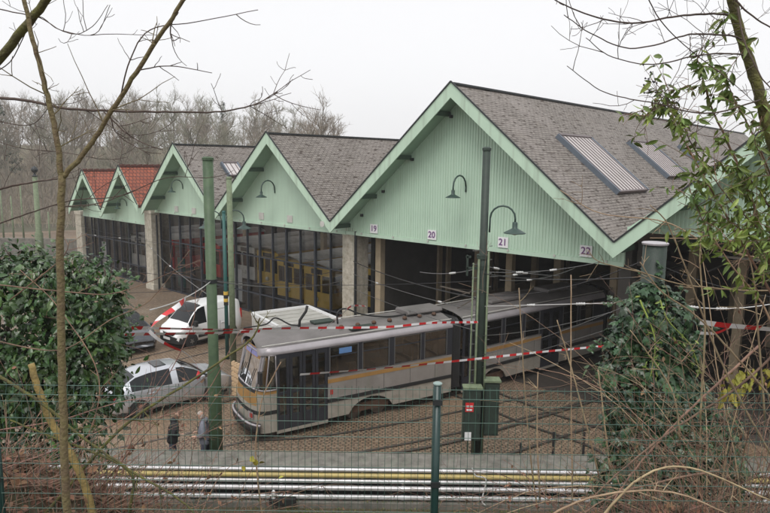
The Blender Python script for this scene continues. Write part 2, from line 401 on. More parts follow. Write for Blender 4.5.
dfl = MB().poly([tuple(Wsd(a, b, .008)) for a, b in ((-50, 21.4), (6.6, 21.4), (6.6, 65.6), (-50, 65.6))]).build('depot_floor', mat('floor_shade_tint', (.075, .06, .05), .75, var=.3, scale=.6, bump=.3, col2=(.03, .026, .022))); tag(dfl, kind='structure')  # floor colour darkened to stand in for the halls' inner shade, cuts bounce
# ------------------------------------------------------------------ tracks
def offset_path(pts, o):
    out = []
    for i, p in enumerate(pts):
        t = (pts[min(i+1, len(pts)-1)] - pts[max(i-1, 0)]); t.z = 0; t.normalize()
        out.append(p + Vector((-t.y, t.x, 0))*o)
    return out
def strip(mb, pts, w_, z):
    a = offset_path(pts, -w_/2); b = offset_path(pts, w_/2)
    mb.grid([[ (p.x, p.y, z) for p in a], [(p.x, p.y, z) for p in b]])
MAT['rail'] = mat('rail_steel', (.17, .14, .12), .4, .6, var=.3, scale=2)
MAT['sett_edge'] = mat('rail_groove_asphalt', (.05, .042, .035), .85)
def track(ctrl, label, z=.012):
    P = catmull([Vector((p[0], p[1], 0)) for p in ctrl], 8)
    r = empty('tram_track', P[len(P)//2].copy(), 0, label, 'tram track', 'tram tracks in the yard')
    for sgn in (-.72, .72):
        m1 = MB(); strip(m1, offset_path(P, sgn), .06, z+.004); m1.build('rail', 'rail', r, tf=wtf(r))
        m2 = MB(); strip(m2, offset_path(P, sgn), .11, z); m2.build('groove', 'sett_edge', r, tf=wtf(r))
    return r
BAY = [-18.98, -15.67, -12.35, -9.03]
A1 = Vector((-3.0, 18.5, 0)); T1 = Vector((.85405, .52019, 0)); N1 = Vector((-T1.y, T1.x, 0))
B1 = Vector((2.9, 22.1, 0)); T2 = Vector((.79769, .60307, 0)); N2 = Vector((-T2.y, T2.x, 0))
track([A1 + N1*1.1 - T1*9, A1 + N1*1.1 - T1*3, A1+N1*1.1+T1*3, B1+N2*1.1, B1+N2*1.1+T2*8, Wsd(-11.9, 30), Wsd(-11.9, 60)], 'tram track running under the cream tram into bay 21')
track([atz(255, 452), atz(330, 446), atz(450, 424), atz(560, 398), atz(640, 368), Wsd(BAY[3], 27), Wsd(BAY[3], 60)], 'tram track curving from beside the tram into bay 22', .03)
track([atz(660, 470), atz(600, 440), atz(540, 420), atz(490, 400), atz(440, 385) + Vector((0, .5, 0)), atz(400, 368)+Vector((-.5, 1.5, 0))], 'tram track crossing the others behind the green cabinets', .046)
track([atz(380, 470), atz(470, 452), atz(550, 428), atz(620, 405), atz(700, 375), Wsd(-4, 24), Wsd(-4, 60)], 'tram track nearest the low wall curving toward the far right hall', .062)
track([Wsd(BAY[0], 12), Wsd(BAY[0], 20), Wsd(BAY[0], 30), Wsd(BAY[0], 60)], 'tram track entering bay 19 behind the tram', .078)
track([Wsd(-24.5, 10), Wsd(-24.5, 20), Wsd(-24.5, 30), Wsd(-24.5, 60)], 'tram track entering the glazed hall with the yellow trams', .012)

# ------------------------------------------------------------------ depot
OFF = Vector((-25, 20.9, 0))
root = empty('tram_depot', Wsd(OFF.x, OFF.y), -PHI, 'long tram depot of six pale green gabled halls under grey and red pitched roofs', 'depot')
DT = Matrix.Translation(-OFF)
def D(mb, name, m, parent=root, **k): return mb.build(name, m, parent, tf=DT, **k)
D0, DW, D1 = 19.9, 20.9, 66.
# (left foot s, z), apex (s, z), (right foot s, z), board bottom z, roof mat, corrugated
G = [
 dict(n='r2', l=(-48.75, 4.78), a=(-46.1, 7.60), r=(-43.5, 4.9), e=4.22, m='tile_red', c=False, lab='gable wall of the farthest red-roofed hall'),
 dict(n='r1', l=(-43.5, 4.9), a=(-40.63, 7.98), r=(-38.35, 5.55), e=4.22, m='tile_red', c=False, lab='gable wall of the nearer red-roofed hall'),
 dict(n='g3', l=(-37.85, 5.45), a=(-33.83, 9.34), r=(-29.9, 5.62), e=5.14, m='slate', c=False, lab='small gable wall under the grey roof beside the red roofs'),
 dict(n='g2', l=(-29.9, 5.62), a=(-25.2, 9.80), r=(-20.7, 5.72), e=5.16, m='slate', c=False, lab='middle gable wall above the glazing with yellow trams'),
 dict(n='g1', l=(-20.7, 5.72), a=(-14.2, 11.4), r=(-7.68, 5.98), e=5.18, m='slate', c=True, lab='largest gable wall, ribbed, with numbers 19 to 22'),
 dict(n='g4', l=(-7.68, 5.98), a=(-1.2, 11.7), r=(5.3, 6.0), e=6.38, m='slate', c=True, lab='right-hand gable wall partly hidden by the shrub'),
]
def lerp(a, b, t): return a + (b-a)*t
def zroof(gd, s):
    (ls, lz), (as_, az), (rs, rz) = gd['l'], gd['a'], gd['r']
    return lz + (az-lz)*(s-ls)/(as_-ls) if s <= as_ else az + (rz-az)*(s-as_)/(rs-as_)
TH = .16
for gi, gd in enumerate(G):
    (ls, lz), (as_, az), (rs, rz) = gd['l'], gd['a'], gd['r']
    # roof: two slabs in one mesh, with uv along ridge / slope
    mb = MB(); mb.uv = []; rl_ = None; LIT = dict(g1=(14, 19), g2=(0, 1, 3, 4, 6, 8, 10), g3=(0, 1, 3, 4, 6, 8, 10), r1=(0, 1, 2, 4, 6, 8), r2=(0, 1, 2, 4, 6, 8), g4=(6, 12))
    skl = {'g1': [(24.1, 27.1), (31.7, 34.7), (39.6, 43.4)], 'g3': [(22.3, 23.3)]}.get(gd['n'], [])
    for (s0, z0, s1, z1) in ((as_, az, ls, lz), (as_, az, rs, rz)):
        sl_ = math.hypot(s1-s0, z1-z0)
        nd = 24
        for k in range(nd):
            da, db = lerp(D0, D1, k/nd), lerp(D0, D1, (k+1)/nd)
            if s1 < s0 and k in LIT[gd['n']]:
                if rl_ is None: rl_ = MB()
                rl_.quad((s0, da, z0-.02), (s0, db, z0-.02), (s1, db, z1-.02), (s1, da, z1-.02)); continue
            i = len(mb.v)
            mb.v += [(s0, da, z0), (s0, db, z0), (s1, db, z1), (s1, da, z1)]; mb.f.append((i, i+1, i+2, i+3) if s1 > s0 else (i, i+3, i+2, i+1))
            o = (gi*7.3 + (0 if s1 > s0 else 3.1)); mb.uv += [(da+o, 0), (db+o, 0), (db+o, sl_), (da+o, sl_)]
    # underside and edges
    for (s0, z0, s1, z1) in ((as_, az, ls, lz), (as_, az, rs, rz)):
        if s1 < s0:
            for k in range(24):
                if k in LIT[gd['n']]: continue
                da, db = lerp(D0, D1, k/24), lerp(D0, D1, (k+1)/24); i = len(mb.v)
                mb.v += [(s0, da, z0-TH*1.3), (s0, db, z0-TH*1.3), (s1, db, z1-TH), (s1, da, z1-TH), (s0, da, z0), (s0, db, z0), (s1, db, z1), (s1, da, z1)]
                mb.uv += [(0, 0)]*8; mb.f += [(i, i+1, i+2, i+3), (i, i+3, i+7, i+4), (i+1, i+5, i+6, i+2)]
            continue
        i = len(mb.v)
        mb.v += [(s0, D0, z0-TH*1.3), (s0, D1, z0-TH*1.3), (s1, D1, z1-TH), (s1, D0, z1-TH), (s0, D0, z0), (s0, D1, z0), (s1, D1, z1), (s1, D0, z1)]
        mb.uv += [(0, 0)]*8; mb.f += [(i, i+1, i+2, i+3), (i, i+3, i+7, i+4), (i+1, i+5, i+6, i+2), (i+2, i+6, i+7, i+3)]
    ro = D(mb, 'roof', gd['m'])
    ro['label'] = {'r2': 'red tiled roof farthest left', 'r1': 'red tiled roof beside the grey ones'}.get(gd['n'], 'grey shingle pitched roof')
    if rl_: D(rl_, 'added_light_opening', 'added_opening_glass', ro)  # openings added in the unseen slope to let light into the hall
    # ridge cap
    rc = MB(); rc.obox((as_, D0-.03, az+.02), (as_, D1, az+.02), .22, .07)
    if gd['m'] == 'tile_red':
        k = D0
        while k < 40: rc.obox((as_, k, az+.07), (as_, k+.3, az+.10), .2, .1); k += .42
    D(rc, 'ridge_cap', 'tile_red' if gd['m'] == 'tile_red' else 'steel_dark', ro)
    # barge boards
    bb = MB(); dep = .5; ds0, ds1 = D0-.06, D0-.004
    poly = [(ls, lz+.05), (as_, az+.07), (rs, rz+.05), (rs, rz+.05-dep), (as_, az+.07-dep*1.15), (ls, lz+.05-dep)]
    bb.prism(poly[:2]+[poly[4], poly[5]], lambda a, b, t: (a, t, b), ds0, ds1)
    bb.prism([poly[1], poly[2], poly[3], poly[4]], lambda a, b, t: (a, t, b), ds0, ds1)
    D(bb, 'barge_board', 'green')
    dr = MB(); dr.obox((ls, ds0-.015, lz+.07), (as_, ds0-.015, az+.09), .05, .05); dr.obox((as_, ds0-.015, az+.09), (rs, ds0-.015, rz+.07), .05, .05)
    D(dr, 'roof_edge_trim', 'steel_dark')
    # soffit
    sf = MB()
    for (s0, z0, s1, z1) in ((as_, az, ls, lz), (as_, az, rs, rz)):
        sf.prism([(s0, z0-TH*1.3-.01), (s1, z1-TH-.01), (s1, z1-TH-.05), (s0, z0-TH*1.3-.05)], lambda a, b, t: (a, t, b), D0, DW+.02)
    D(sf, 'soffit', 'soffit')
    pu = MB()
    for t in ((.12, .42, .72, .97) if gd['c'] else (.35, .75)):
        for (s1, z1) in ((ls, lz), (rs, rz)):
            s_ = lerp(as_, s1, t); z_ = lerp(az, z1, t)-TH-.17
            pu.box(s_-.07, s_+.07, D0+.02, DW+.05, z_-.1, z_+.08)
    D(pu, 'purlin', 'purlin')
    # gable wall
    gw = MB(); e = gd['e']; l2, r2 = ls + .02, rs - .02
    if gd['n'] == 'g2': l2 = ls
    if gd['n'] == 'g3': l2 = -38.5
    zl = max(e+.05, (zroof(gd, max(l2, ls)) - TH - .03)); zr = max(e+.05, zroof(gd, r2)-TH-.03)
    polyw = [(l2, e), (r2, e), (r2, zr), (as_, az-TH-.05), (max(l2, ls), zl)]
    if gd['n'] == 'g3': polyw.append((l2, zl))
    gw.prism(polyw, lambda a, b, t: (a, t, b), DW, DW+.08)
    if gd['c']:
        s_ = ls+.08
        while s_ < rs-.05:
            gw.box(s_-.03, s_+.03, DW-.018, DW-.001, e+.1, zroof(gd, s_)-TH-.06); s_ += .125
    gwo = D(gw, 'gable_wall', 'green_board'); gwo['label'] = gd['lab']
    tr = MB(); tr.box(l2, r2, DW-.045, DW-.002, e-.06, e+.09); D(tr, 'wall_trim', 'green_board', gwo)
    # small fixings on the trim
    fx = MB(); s_ = l2+1.
    while s_ < r2: fx.box(s_-.03, s_+.03, DW-.09, DW-.045, e+.02, e+.1); s_ += 1.9
    D(fx, 'fixing', 'white_dirty', gwo)
    # skylights
    if gd['n'] in ('g1', 'g3'):
        k_ = (rz-az)/(rs-as_)
        spans = {'g1': (-11.9, -9.38), 'g3': (-32.6, -31.9)}[gd['n']]
        dl = Vector((1, 0, k_)).normalized(); nn = Vector((-k_, 0, 1)).normalized()
        for qi, (da, db) in enumerate(skl):
            s0, s1 = spans
            if qi >= 1: s1 = -9.98
            p0 = Vector((s0, 0, zroof(gd, s0))); L_ = (Vector((s1, 0, zroof(gd, s1)))-p0).length
            def pt(a, d_, h_): v = p0 + dl*a + nn*h_; return (v.x, d_, v.z)
            fr = MB()
            def bx(mbx, a0, a1, d0_, d1_, h0, h1):
                i = len(mbx.v); mbx.v += [pt(a, d_, h_) for h_ in (h0, h1) for d_ in (d0_, d1_) for a in (a0, a1)]
                mbx.f += [tuple(i+k for k in q) for q in ((0, 2, 3, 1), (4, 5, 7, 6), (0, 1, 5, 4), (2, 6, 7, 3), (0, 4, 6, 2), (1, 3, 7, 5))]
            bx(fr, -.08, L_+.08, da-.1, da, .0, .2); bx(fr, -.08, L_+.08, db, db+.1, .0, .2)
            sk = D(fr, 'skylight', MAT.get('sk_frame') or MAT.setdefault('sk_frame', mat('zinc_blue_grey', (.16, .19, .23), .45, .5)), ro)
            pn = MB(); bx(pn, 0, L_, da, db, .1, .16)
            d_ = da + .18
            D(pn, 'skylight_panel', MAT.get('sk_panel') or MAT.setdefault('sk_panel', mat('skylight_polycarbonate', (.60, .56, .55), .35, 0, var=.1, scale=2)), ro)
            rb = MB(); nb = 9 if db-da > 2 else 3
            for q in range(nb): dd_ = lerp(da, db, (q+.5)/nb); bx(rb, 0, L_, dd_-.022, dd_+.022, .161, .19)
            bx(rb, -.1, 0, da, db, .1, .22); bx(rb, L_, L_+.08, da, db, .05, .17)
            D(rb, 'skylight_bars', MAT.get('sk_bar') or MAT.setdefault('sk_bar', mat('skylight_bars_grey', (.17, .14, .14), .5, .2)), ro)

# columns
def column(s0, s1, d0, d1, z1, base=True):
    m = MB(); m.box(s0, s1, d0, d1, 0, z1-.3); m.box(s0-.05, s1+.05, d0-.05, d1+.05, z1-.3, z1)
    k = .5
    while k < z1-.4: m.box(s0-.008, s1+.008, d0-.008, d1+.008, k, k+.44); k += .5
    if base: m.box(s0-.07, s1+.07, d0-.07, d1+.07, 0, .35)
    o = D(m, 'column', 'stone'); return o
column(-21.0, -20.25, 20.95, 21.9, 5.45)
column(-38.95, -38.1, 20.62, 21.9, 5.3)
column(-50.3, -49.3, 20.95, 21.9, 4.5)
dc = MB().box(-7.9, -7.5, 21.0, 21.5, 0, 5.9); D(dc, 'column', 'dark_wall')
# glazing halls
def glazing(s0, s1, e, step, name_lab):
    fr = MB(); d = 21.25
    n = round((s1-s0)/step)
    for k in range(n+1):
        s = lerp(s0, s1, k/n); wd = .07 if k % 2 else .11
        fr.box(s-wd/2, s+wd/2, d-.06, d+.06, 0, e+.3)
    for z in (.05, 1.15, e*.63, e-.12): fr.box(s0, s1, d-.05, d+.05, z-.03, z+.03)
    g = D(fr, 'glazing_frame', 'frame'); g['label'] = name_lab
    pn = MB().quad((s0, d+.1, .1), (s1, d+.1, .1), (s1, d+.1, e), (s0, d+.1, e)); D(pn, 'glass_pane', 'glass', g)
glazing(-49.3, -38.95, 4.22, 1.15, 'dark steel glazing under the red-roofed gables')
glazing(-38.1, -29.9, 5.15, 1.1, 'dark steel glazing under the small grey-roofed gable')
glazing(-29.9, -21.0, 5.15, 1.05, 'dark steel glazing in front of the yellow trams')
# interior walls, deep columns, beams
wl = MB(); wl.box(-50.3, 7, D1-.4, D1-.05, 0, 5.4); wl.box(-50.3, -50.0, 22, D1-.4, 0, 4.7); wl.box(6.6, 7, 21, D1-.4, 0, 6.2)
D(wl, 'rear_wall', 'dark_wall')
for gd in G:
    (ls, lz), (as_, az), (rs, rz) = gd['l'], gd['a'], gd['r']
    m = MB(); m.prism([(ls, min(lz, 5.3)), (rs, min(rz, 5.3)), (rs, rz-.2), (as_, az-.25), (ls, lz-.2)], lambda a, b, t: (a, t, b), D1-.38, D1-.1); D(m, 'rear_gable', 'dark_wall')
ps = MB(); sx = -19.55
ps.box(sx-.1, sx+.1, 21.9, 64, 0, .9); ps.box(sx-.13, sx+.13, 21.9, 64, .9, 1.0)
for d in [22.0, 26.6, 27.4, 31.6, 32.3, 37, 42, 47, 52]: ps.box(sx-.16, sx+.16, d-.16, d+.16, 0, 5.6)
for s_ in (-13.9, -7.7):
    for d in (29, 37, 45, 53): ps.box(s_-.18, s_+.18, d-.18, d+.18, 0, 6)
for s_, d in ((-17.3, 27), (-17.3, 33), (-14.6, 25.5), (-10.7, 28), (-10.7, 34), (-5.4, 27), (-5.4, 34)): ps.box(s_-.16, s_+.16, d-.16, d+.16, 0, 6.2)
for d in (28, 36, 44): ps.box(-29.95, -29.65, d-.15, d+.15, 0, 5.4); ps.box(-38.3, -38., d-.15, d+.15, 0, 5.2)
D(ps, 'inner_column', 'beige')
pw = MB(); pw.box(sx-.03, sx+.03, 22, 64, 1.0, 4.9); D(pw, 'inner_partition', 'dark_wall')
bm_ = MB()
for d in (26, 32, 38, 44, 50, 56): bm_.box(-20.5, 6.5, d-.12, d+.12, 5.5, 5.75); bm_.box(-49, -21.2, d-.12, d+.12, 4.7, 4.95)
D(bm_, 'roof_beam', 'purlin')
bc = MB()
for s_ in (-17, -14.5, -11, -5.4, -2.8): bc.box(s_-.02, s_+.02, 22, 60, 5.1, 5.14)
D(bc, 'contact_wire', 'wire_grey')
lt = MB()   # unlit strip lights under the beams
for s_ in (-16, -10.5, -5, -2):
    for d in (24.5, 30, 36, 42): lt.box(s_-.7, s_+.7, d-.08, d+.08, 5.28, 5.36)
D(lt, 'strip_light', 'white_dirty')
# downpipe + box on the columns, clutter at bay 19
dp = MB(); dp.tube([(-20.1, 20.9, 0), (-20.1, 20.9, 5.3)], .06, 8); dp.tube([(-37.95, 20.9, 0), (-37.95, 20.9, 4.9)], .06, 8); dp.box(-20.1, -19.9, 21.95, 22.15, 0, 5.1)
D(dp, 'downpipe', 'steel_dark')
# number plates
def digits(txt, s, z, size, parent, d=20.83):
    cu = bpy.data.curves.new('digits', 'FONT'); cu.body = txt; cu.size = size; cu.align_x = 'CENTER'; cu.align_y = 'CENTER'; cu.extrude = .004; cu.offset = .004
    t = bpy.data.objects.new('digits', cu); COL.objects.link(t)
    dg = bpy.context.evaluated_depsgraph_get(); me = bpy.data.meshes.new_from_object(t.evaluated_get(dg)); bpy.data.objects.remove(t)
    o = bpy.data.objects.new('digits', me); COL.objects.link(o); me.materials.clear(); me.materials.append(MAT['violet'])
    o.rotation_euler = (PI/2, 0, 0); o.location = Vector((s, d-.012, z)) - OFF; o.parent = parent
for k, (px, py) in enumerate([(374, 228), (432, 236), (503, 244), (586, 252)]):
    p = atd(px, py, 20.85); z = 5.52
    m = MB(); m.box(p.x-.22, p.x+.22, 20.83, 20.868, z-.2, z+.2); o = D(m, 'number_plate', 'white'); digits(str(19+k), p.x, z, .36, o)
for px, py in [(261, 216), (289.5, 219), (176, 209), (193.5, 211)]:
    p = atd(px, py, 20.85); D(MB().box(p.x-.2, p.x+.2, 20.86, 20.898, p.z-.18, p.z+.18), 'blank_plate', 'white_dirty')
p = atd(322, 224, 19.8); D(MB().lathe([(.14, 0), (.14, .02)], (p.x, 19.8, p.z), 16, axis=Vector((0, 1, 0))), 'round_plate', 'white_dirty')
D(MB().box(-7.3, -6.95, 20.95, 21.3, 5.2, 6.0), 'wall_cheek', 'dark_wall')
mw = MB(); p = atd(449, 132, 20.9)
for t_ in (.1, .4, .65, .85):
    for sgn in (-1, 1): mw.box(-14.2+sgn*6.4*t_-.05, -14.2+sgn*6.4*t_+.05, 20.75, 20.86, 11.4-5.6*t_-.62, 11.4-5.6*t_-.5)
D(mw, 'vent_box', 'steel_dark')

# ------------------------------------------------------------------ gooseneck lamps
def goose(parent_tf, org, out, name, label, group, size=1., m='lampgreen', rootobj=None, bulb=True, ss=1., rise=.5):
    """lamp on an arm; org = wall point (world), out = horizontal unit vector away from its support"""
    r = rootobj or empty(name, org, 0, label, 'lamp', group)
    T = Matrix.Translation(-Vector(r.location)); o = Vector(org); up = Vector((0, 0, 1))
    pts = [o + out*.02, o+out*.03+up*rise*size]
    for k in range(9):
        a = PI - k*PI/8*1.0; pts.append(o + out*(.03+.42*size) + out*math.cos(a)*.42*size + up*(rise*size+math.sin(a)*.42*size))
    pts.append(pts[-1] + up*-.12*size)
    MB().tube(pts, .032*size, 8).build('arm', m, r, tf=T, smooth=True)
    e = pts[-1]
    sh = MB().lathe([(.07, 0), (.085, -.04), (.085, -.2), (.13, -.23), (.32, -.33), (.36, -.36), (.35, -.37), (.12, -.3), (.02, -.28)], e, 20)
    sh.v = [tuple(e + (Vector(v)-e)*size*ss) for v in sh.v]
    sh = sh.build('lamp_shade', m, r, tf=T, smooth=True)
    if bulb:
        b = MB().lathe([(.03, -.28), (.14, -.31), (.16, -.36), (.12, -.42), (.03, -.45)], e, 12); b.v = [tuple(e + (Vector(v)-e)*size) for v in b.v]
        b.build('bulb', 'bulb', r, tf=T, smooth=True)
    return r
for px, py, sz, lab in [(466, 192, 1.1, 'gooseneck lamp on the largest ribbed gable'), (275, 193, 1.1, 'gooseneck lamp on the middle gable left of the concrete column'),
                (183, 189, .95, 'gooseneck lamp on the small grey-roofed gable'), (127, 206, .85, 'gooseneck lamp on the gable of the nearer red roof'), (89, 207, .8, 'gooseneck lamp on the gable of the farthest red roof')]:
    p = atd(px, py, 20.88); goose(None, Wsd(p.x, p.y, p.z), -NV, 'wall_lamp', lab, 'gooseneck wall lamps on the gables', sz*.92, bulb=False, ss=.8, rise=.22)

# ------------------------------------------------------------------ street poles
def pole(name, P, ztop, r0, r1, m, label, sleeve=None, cap=True, zb=0, group='metal poles round the yard'):
    r = empty(name, (P.x, P.y, zb), 0, label, 'pole', group); T = wtf(r)
    pts = [(P.x, P.y, zb)] + ([(P.x, P.y, sleeve), (P.x, P.y, sleeve+.12)] if sleeve else []) + [(P.x, P.y, ztop)]
    rr = [r0] + ([r0, r1] if sleeve else []) + [r1]
    MB().tube(pts, rr, 16).build('shaft', m, r, tf=T, smooth=True)
    if cap: MB().lathe([(r1*1.12, -.04), (r1*1.12, .02), (r1*.7, .05)], (P.x, P.y, ztop), 16).build('cap', m, r, tf=T)
    return r
PL = atY(214, 370, 16.3); PL.z = 0
pl = pole('metal_pole', PL, 8.52, .18, .135, 'pole_green', 'thick green metal pole with a wider lower sleeve beside the silver car', sleeve=2.95)
MB().lathe([(.15, -.05), (.15, .05)], (PL.x, PL.y, 5.35), 16).build('clamp_band', 'steel_dark', pl, tf=wtf(pl))
PM = atY(478, 400, 16.5); PM.z = 0
pm = pole('lamp_pole', PM, 8.85, .15, .103, 'pole_dark', 'dark green mossy pole with a gooseneck lamp and two green cabinets', sleeve=5.9, group=None)
T = wtf(pm)
m = MB()
for k in range(13):
    z = 1.9 + k*.36
    m.obox((PM.x-.15, PM.y-.12, z), (PM.x-.30, PM.y-.18, z+.01), .02, .02); m.obox((PM.x+.15, PM.y-.1, z+.12), (PM.x+.22, PM.y-.12, z+.13), .02, .02)
m.build('cable_bracket', 'wire_grey', pm, tf=T)
m = MB(); m.tube([(PM.x-.27, PM.y-.16, .3), (PM.x-.27, PM.y-.16, 5.9)], .022, 6); m.tube([(PM.x-.12, PM.y-.17, .3), (PM.x-.13, PM.y-.17, 6.0)], .03, 6); m.tube([(PM.x+.13, PM.y-.17, .3), (PM.x+.12, PM.y-.17, 6.2)], .03, 6)
m.build('cable', 'pole_pale', pm, tf=T, smooth=True)
m = MB(); m.obox((PM.x-.45, PM.y-.1, 5.75), (PM.x-.1, PM.y-.1, 5.75), .05, .06); m.obox((PM.x-.42, PM.y-.1, 5.55), (PM.x-.42, PM.y-.1, 6.1), .05, .05); m.obox((PM.x-.46, PM.y-.1, 6.05), (PM.x-.33, PM.y-.1, 6.05), .05, .05)
m.lathe([(.17, -.05), (.17, .05)], (PM.x, PM.y, 5.78), 14); m.lathe([(.17, -.05), (.17, .05)], (PM.x, PM.y, 6.05), 14)
m.build('bracket', 'pole_dark', pm, tf=T)
# its lamp (part of the pole: arm and shade)
lp = goose(None, Vector((PM.x+.12, PM.y-.02, 6.7)), Vector((.97, -.25, 0)), 'pole_lamp', 'gooseneck lamp with a wide shade on the dark pole beside number 21', None, .76, ss=1.05)
def cabinet(x0, x1, y0, y1, z0, z1, label, lab2=None):
    r = empty('cabinet', ((x0+x1)/2, (y0+y1)/2, z0), 0, label, 'cabinet', 'green cabinets on the dark pole'); T = wtf(r)
    MB().box(x0, x1, y0, y1, z0, z1).build('body', 'pole_dark', r, tf=T, bevel=.015)
    m = MB(); m.box(x0-.03, x1+.03, y0-.04, y1+.03, z1+.002, z1+.05); m.build('lid', 'pole_pale', r, tf=T)
    m = MB(); m.box(x0+.03, x1-.03, y0-.02, y0-.003, z0+.05, z1-.05); dd = m.build('door', 'pole_dark', r, tf=T)
    MB().box(x1-.09, x1-.06, y0-.045, y0-.021, (z0+z1)/2-.06, (z0+z1)/2+.06).build('handle', 'steel_dark', dd, tf=T)
    return r, T
zc = lambda y: atY(478, y, 16.3).z
xc = lambda x: atY(x, 410, 16.2).x
cb, T = cabinet(xc(463), xc(480), 16.05, 16.3, zc(437), zc(386), 'dark green steel cabinet with a red sticker on the left of the pole')
st = MB().box(xc(464.5), xc(472.5), 16.018, 16.026, zc(408), zc(399)).build('red_sticker', 'red', cb, tf=T)
m = MB()
for k, (a, b, c) in enumerate([(465.5, 468, 402), (469, 471.5, 402), (465.5, 471, 405.5)]): m.box(xc(a), xc(b), 16.008, 16.014, zc(c+1.2), zc(c-.4))
m.build('sticker_print', 'white', st, tf=T)
MB().box(xc(464.5), xc(471), 16.018, 16.026, zc(436), zc(428)).build('pale_label', 'white', cb, tf=T)
cabinet(xc(484.5), xc(499), 16.2, 16.5, zc(434), zc(381), 'dark green steel cabinet set slightly behind, on the right of the pole')
# ivy-clad stub pole on the right
PR = atY(651, 300, 9.0); PR.z = 0
PRG = 2.7
pr = pole('metal_pole', PR, 7.38, .175, .162, 'pole_dark', 'dark green stub pole with a pale cap, wrapped in ivy', zb=PRG, cap=False, group=None)
MB().lathe([(.18, -.012), (.185, .012), (.17, .02)], (PR.x, PR.y, 7.38), 18).build('cap', 'tram_cornice', pr, tf=wtf(pr))
# double lamp pole near the white van
P2 = atY(232, 300, 25.5); P2.z = 0
p2 = pole('metal_pole', P2, atY(232, 178, 25.5).z, .13, .11, 'pole_pale', 'pale mossy pole standing right of the thick green pole', group='metal poles round the yard')
P3 = atY(226, 300, 26.3); P3.z = 0
z3 = atY(226, 212, 26.3).z
p3 = pole('lamp_pole', P3, z3, .085, .07, 'teal', 'slim teal lamp pole with a yellow and black band', group=None)
T = wtf(p3); zt = atY(226, 305, 26.3).z
for k in range(4): MB().lathe([(.10, 0), (.10, .14)], (P3.x, P3.y, zt+k*.15), 12).build('warning_band', 'tram_yellow' if k % 2 else 'black', p3, tf=T)
Pt = Vector((P3.x, P3.y, z3-.7))
for sg, lb in ((1, 'right-hand gooseneck lamp hanging from the twin-lamp pole'), (-1, 'left-hand gooseneck lamp hanging from the twin-lamp pole')):
    goose(None, Pt + Vector((.09*sg, 0, 0)), Vector((sg, 0, 0)), 'pole_lamp', lb, 'twin lamps on the teal pole', .85 if sg > 0 else .8)

